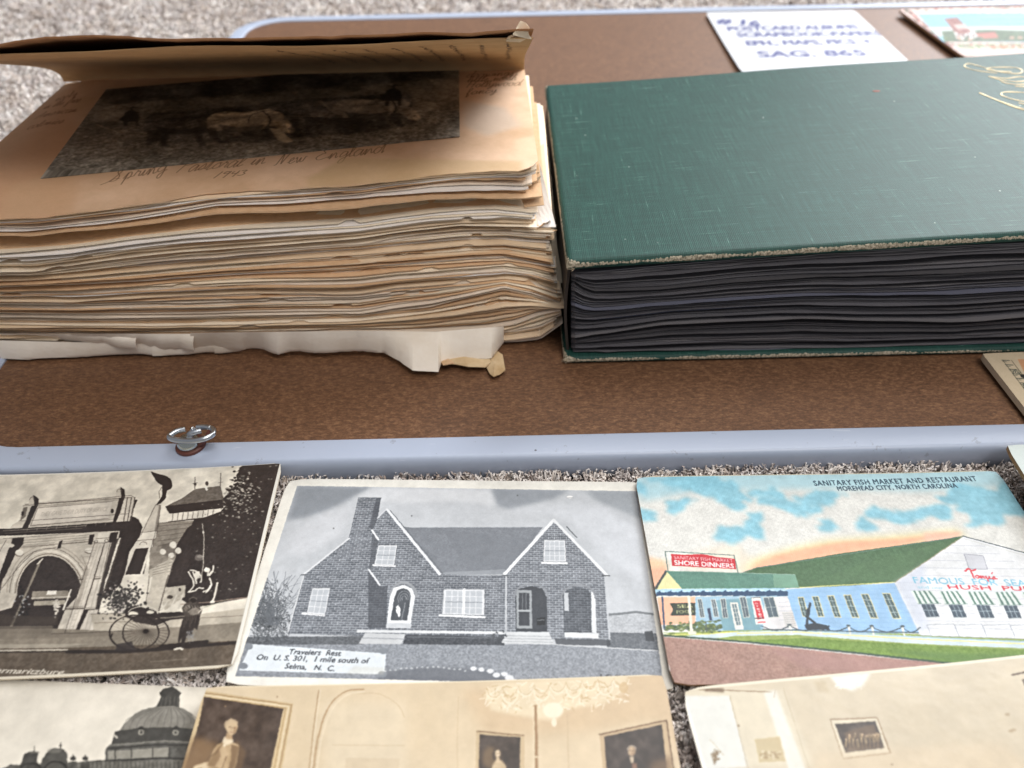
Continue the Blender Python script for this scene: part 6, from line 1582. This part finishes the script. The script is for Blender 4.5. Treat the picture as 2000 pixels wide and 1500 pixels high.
# ---- plain room with one small painting
def card_room():
    c0 = at(1327, 1352, .0075)[:2]; c1 = at(2000, 1281, .0075)[:2]
    th = math.atan2(c1[1] - c0[1], c1[0] - c0[0])
    P = Print(*frame_of(c0[0], c0[1], th, .0075), .0075, (213, 199, 174))
    P.a += ((fbm(P.H, P.W, 160) - .5) * 9)[..., None]
    P.crop(1250, 1240, 2.667)
    nz = (fbm(P.H, P.W, 14, 3) - .5) * 34
    P.soft([(210, 310), (740, 300), (900, 700), (300, 720)], (224, 213, 190), 16)
    P.soft([(230, 335), (460, 335), (560, 700), (290, 720)], (230, 230, 224), 6)
    P.line([(225, 300), (680, 312)], (140, 112, 80), 6, .9); P.soft([(330, 290), (430, 296), (430, 318), (330, 312)], (110, 84, 56), 5, .8)
    P.line([(462, 335), (560, 720)], (196, 178, 148), 5); P.line([(480, 335), (580, 720)], (228, 218, 196), 4)
    P.soft([(640, 320), (700, 300), (860, 720), (770, 720)], (236, 232, 222), 7); P.line([(740, 290), (880, 720)], (192, 174, 144), 4, .7); P.line([(700, 300), (690, 340)], (200, 184, 156), 4)
    P.soft([(980, 225), (1200, 200), (1160, 270), (1100, 300), (1020, 270)], (240, 236, 226), 9); P.soft([(900, 250), (960, 250), (980, 310), (920, 310)], (196, 178, 146), 10, .6)
    for _ in range(60): P.line([(1000 + rng.random() * 150, 225 + rng.random() * 50), (1005 + rng.random() * 150, 245 + rng.random() * 50)], (248, 244, 236), 4, .6)
    # small painting
    P.poly([(982, 448), (1232, 434), (1305, 622), (1052, 656)], (150, 124, 94)); P.poly([(988, 454), (1230, 440), (1294, 618), (1054, 648)], (222, 210, 186)); P.poly([(1010, 474), (1222, 454), (1270, 594), (1064, 622)], (66, 52, 42), tex=nz)
    P.soft([(1060, 520), (1140, 490), (1215, 470), (1255, 590), (1080, 610)], (112, 88, 64), 6, .7)
    for k in range(20):
        x = 1068 + k * 9.4; y = 566 - k * 1.2 + rng.normal(0, 9); g = 120 + rng.random() * 100
        P.line([(x, y - 12), (x + rng.normal(0, 4), y + 20)], (g, g * .86, g * .64), 6, .9); P.ell(x, y - 18, 5, 5, (min(255, g * 1.15), g, g * .8), .9, n=8)
    for k in range(9): P.line([(1074 + k * 21, 545), (1080 + k * 21, 598)], (48, 36, 30), 6, .8)
    P.poly([(588, 556), (720, 540), (755, 672), (614, 680)], (206, 188, 150)); P.line([(588, 556), (720, 540), (755, 672), (614, 680), (588, 556)], (226, 214, 186), 6)
    for _ in range(60): P.ell(620 + rng.random() * 110, 620 + rng.random() * 40, 7, 6, ((170, 146, 106), (226, 212, 182))[int(rng.random() * 2)], .7, n=7)
    for _ in range(40): P.ell(385 + rng.normal(0, 12), 655 + rng.normal(0, 22), 6, 6, (130, 106, 74), .7, n=7)
    P.line([(360, 560), (430, 640)], (206, 190, 160), 4); P.ell(508, 488, 5, 5, (120, 96, 70)); P.ell(1308, 680, 6, 5, (90, 70, 50))
    P.line([(1935, 212), (2080, 182)], (110, 92, 74), 12); P.poly([(1985, 236), (2160, 200), (2200, 330), (2040, 360)], (112, 96, 78)); P.poly([(2000, 248), (2140, 216), (2180, 320), (2044, 344)], (60, 50, 44))
    for x, y in ((1910, 415), (1930, 500), (1945, 495)): P.ell(x, y, 14, 8, (176, 154, 122), .7, blur=3)
    P.soft([(900, 620), (1900, 560), (2100, 760), (900, 760)], (222, 202, 172), 30, .6)
    P.a *= .92; P.finish(.5, 1, .02, 7); P.a[:8] = (222, 214, 194); P.a[:, :9] = (236, 232, 222)
    m = card_material("pale_sepia_print", P.image("room_print"), rough=.35, spec=.5)
    o = make_card("postcard", P, lambda u, v: .0012 * (1 - v) + .0008 * np.cos(u * 5), MAT_CARD_EDGE, m, th=.0006, round_r=.004)
    tag(o, "pale sepia photo postcard of a bare room with a small framed painting, bottom right", "postcard", "postcards laid out on the carpet")

# ---- note card and the colour card behind the album
def card_note():
    c0 = at(1378, 27, .0095)[:2]; c1 = at(1668, 22, .0095)[:2]; c3 = at(1475, 132, .0095)[:2]
    th = math.atan2(c1[1] - c0[1], c1[0] - c0[0])
    P = Print(*frame_of(c0[0], c0[1], th, .0095, float(np.linalg.norm(c1 - c0)), .160), .0095, (232, 234, 240), 6000)
    P.crop(1300, 0, 2.857)
    ink = (52, 60, 132)
    P.text("# 16", (285, 137), (520, 152), 30, ink, .95, weight=.05)
    P.text("POSTCARD ALBUMS", (350, 180), (1075, 168), 26, ink, .95, slant=.1, weight=.04)
    P.text("SCRAPBOOK-PAPERS", (400, 214), (1205, 205), 26, ink, .95, slant=.1, weight=.04)
    P.text("EPH., MAPS, PICS. +", (455, 262), (1150, 250), 28, ink, .95, slant=.1, weight=.04)
    P.text("SAG. 865", (520, 330), (1120, 318), 36, ink, .9, slant=.1, weight=.04)
    P.a *= .93; P.grain(5)
    m = card_material("white_index_card", P.image("note_print"), rough=.55, paper=.86)
    o = make_card("index_card", P, lambda u, v: .002 * (1 - u) * (v - .3) ** 2 + .001, plain("white_card_edge", (205, 205, 210), .8), m, th=.0005)
    tag(o, "white index card with blue handwriting lying behind the green album", "note card")
def card_tower():
    c0 = at(1752, 27, .0095)[:2]; c1 = at(2000, 19, .0095)[:2]
    th = math.atan2(c1[1] - c0[1], c1[0] - c0[0])
    P = Print(*frame_of(c0[0], c0[1], th, .0095, .20, .130), .0095, (228, 204, 196), 6000)
    P.crop(1300, 0, 2.857)
    P.poly([(1288, 66), (3000, 40), (3000, 320), (1560, 306)], (232, 208, 200))
    for k in range(240):
        t = rng.random()
        if k % 2: x, y = 1300 + t * 260 + rng.normal(0, 6), 72 + t * 225
        else: x, y = 1310 + t * 900, (72 if rng.random() < .5 else 282) + rng.normal(0, 5) - t * 14
        P.ell(x + 30, y, 12, 5, ((176, 84, 76), (206, 140, 130), (96, 96, 70))[int(rng.random() * 3)], .9, n=8)
    P.poly([(1395, 104), (3000, 70), (3000, 262), (1540, 262)], (142, 202, 222))
    P.soft([(1450, 180), (2000, 170), (2000, 230), (1520, 230)], (222, 226, 220), 10, .9)
    P.poly([(1530, 200), (1700, 195), (1780, 190), (2400, 200), (2400, 256), (1550, 262)], (86, 112, 76), tex=(fbm(P.H, P.W, 12, 3) - .5) * 50)
    P.poly([(1600, 205), (1700, 190), (1745, 225), (1690, 250), (1620, 250)], (226, 222, 220))
    P.poly([(1545, 130), (1620, 122), (1700, 205), (1640, 222), (1600, 200)], (152, 84, 72)); P.line([(1560, 130), (1650, 215)], (206, 160, 150), 5); P.line([(1600, 128), (1690, 205)], (206, 160, 150), 5); P.poly([(1600, 165), (1660, 160), (1680, 185), (1622, 190)], (214, 196, 190))
    P.line([(1480, 225), (1530, 222)], (226, 210, 206), 10)
    for k in range(5): P.line([(1556 + k * 22, 132 + k * 16), (1612 + k * 22, 126 + k * 16)], (112, 60, 54), 5, .8)
    for k in range(4): P.ell(1625 + k * 28, 226, 8, 10, (120, 100, 100), .9)
    P.poly([(1720, 214), (1830, 206), (1850, 236), (1750, 244)], (196, 120, 106)); P.line([(1715, 214), (1832, 204)], (120, 70, 62), 6)
    for k in range(26): P.ell(1540 + rng.random() * 800, 232 + rng.random() * 22, 16, 8, ((60, 92, 58), (120, 142, 84), (210, 170, 150))[int(rng.random() * 3)], .85, n=8)
    P.text("SCENE OF THE CAMPUS", (1640, 108), (2220, 98), 13, (66, 70, 80), .9); P.text("CHAPEL TOWER, N. C.", (1760, 140), (2200, 130), 12, (66, 70, 80), .8); P.text("THE OLD WELL", (1850, 165), (2150, 158), 12, (66, 70, 80), .8)
    P.text("GREETINGS", (1640, 300), (2300, 290), 26, (120, 160, 110), .9, weight=.03); P.text("FROM", (1820, 302), (2100, 296), 18, (214, 110, 70), .9, weight=.03)
    P.a = (P.a - 128) * 1.15 + 112; P.grain(12)
    m = card_material("framed_colour_print", P.image("tower_print"), rough=.5, paper=.72, linen=True)
    o = make_card("postcard", P, lambda u, v: .0030 + .002 * (1 - v) * 0 + .001 * np.cos(u * 3), MAT_KRAFT_EDGE, m, th=.0025)
    tag(o, "colour postcard with pink border and red tower, behind the green album at far right", "postcard")
# ---- two items that only peek in at the right
def card_ornament():
    c0 = at(1918, 690, .0125)[:2]; c1 = at(2004, 800, .0125)[:2]
    ey = (c1 - c0) / np.linalg.norm(c1 - c0); ex = np.array([-ey[1], ey[0]])
    if ex[0] < 0: ex = -ex
    z = .0125
    # own frame: u across to the right, v towards the viewer
    P = Print((c0[0], c0[1], z), (ex[0], ex[1], 0), (ey[0], ey[1], 0), .15, .045, z, (214, 196, 168), 7000)
    P.crop(1300, 400, 2.857)
    P.poly([(1965, 860), (2800, 860), (2800, 1300), (2090, 1120)], (214, 160, 120))
    def pt(v, a): return (1868 + v * 190 + a, 858 + v * 205)
    for v0 in np.linspace(0, 1.2, 10):
        x, y = 1878 + v0 * 148, 866 + v0 * 190
        P.line([(x, y), (x + 40, y + 2)], (52, 66, 62), 7); P.line([(x + 4, y + 8), (x + 26, y + 9)], (52, 66, 62), 4)
    for v0 in (.32, .7, 1.05):
        x, y = 1890 + v0 * 148, 872 + v0 * 190
        P.ell(x + 22, y, 22, 13, (214, 196, 168)); P.arc(x + 22, y, 20, 12, 0, 360, (52, 66, 62), 5); P.arc(x + 22, y, 9, 6, 0, 360, (52, 66, 62), 5)
    P.line([(1882, 866), (2060, 1105)], (90, 84, 70), 4); P.line([(1930, 866), (2110, 1105)], (90, 84, 70), 4)
    P.poly([(1975, 945), (2010, 945), (2010, 970), (1985, 962)], (40, 40, 40))
    P.grain(14)
    m = card_material("ornament_print", P.image("ornament_print"), rough=.7)
    o = make_card("folder", P, lambda u, v: -.0015 * u, MAT_CARD_EDGE, m, th=.003, round_r=.001)
    tag(o, "cream folder with black ornamental border sticking out under the green album", "folder")
def card_corner():
    z = .0135
    c0 = at(1963, 870, z)[:2]; c1 = at(2003, 935, z)[:2]
    ey = (c1 - c0) / np.linalg.norm(c1 - c0); ex = np.array([-ey[1], ey[0]])
    if ex[0] < 0: ex = -ex
    P = Print((c0[0], c0[1], z), (ex[0], ex[1], 0), (ey[0], ey[1], 0), .14, .089, z, (206, 216, 214), 3000)
    P.grain(8)
    m = card_material("pale_blue_print", P.image("corner_print"), rough=.6)
    o = make_card("postcard", P, lambda u, v: .0005 * np.cos(u * 3), MAT_KRAFT_EDGE, m, th=.002, round_r=.002)
    tag(o, "pale blue card with brown edge leaning on the grey rim at the right side", "postcard")
for f in (card_arch, card_house, card_market, card_dome, card_salon, card_room, card_note, card_tower, card_ornament, card_corner): f()
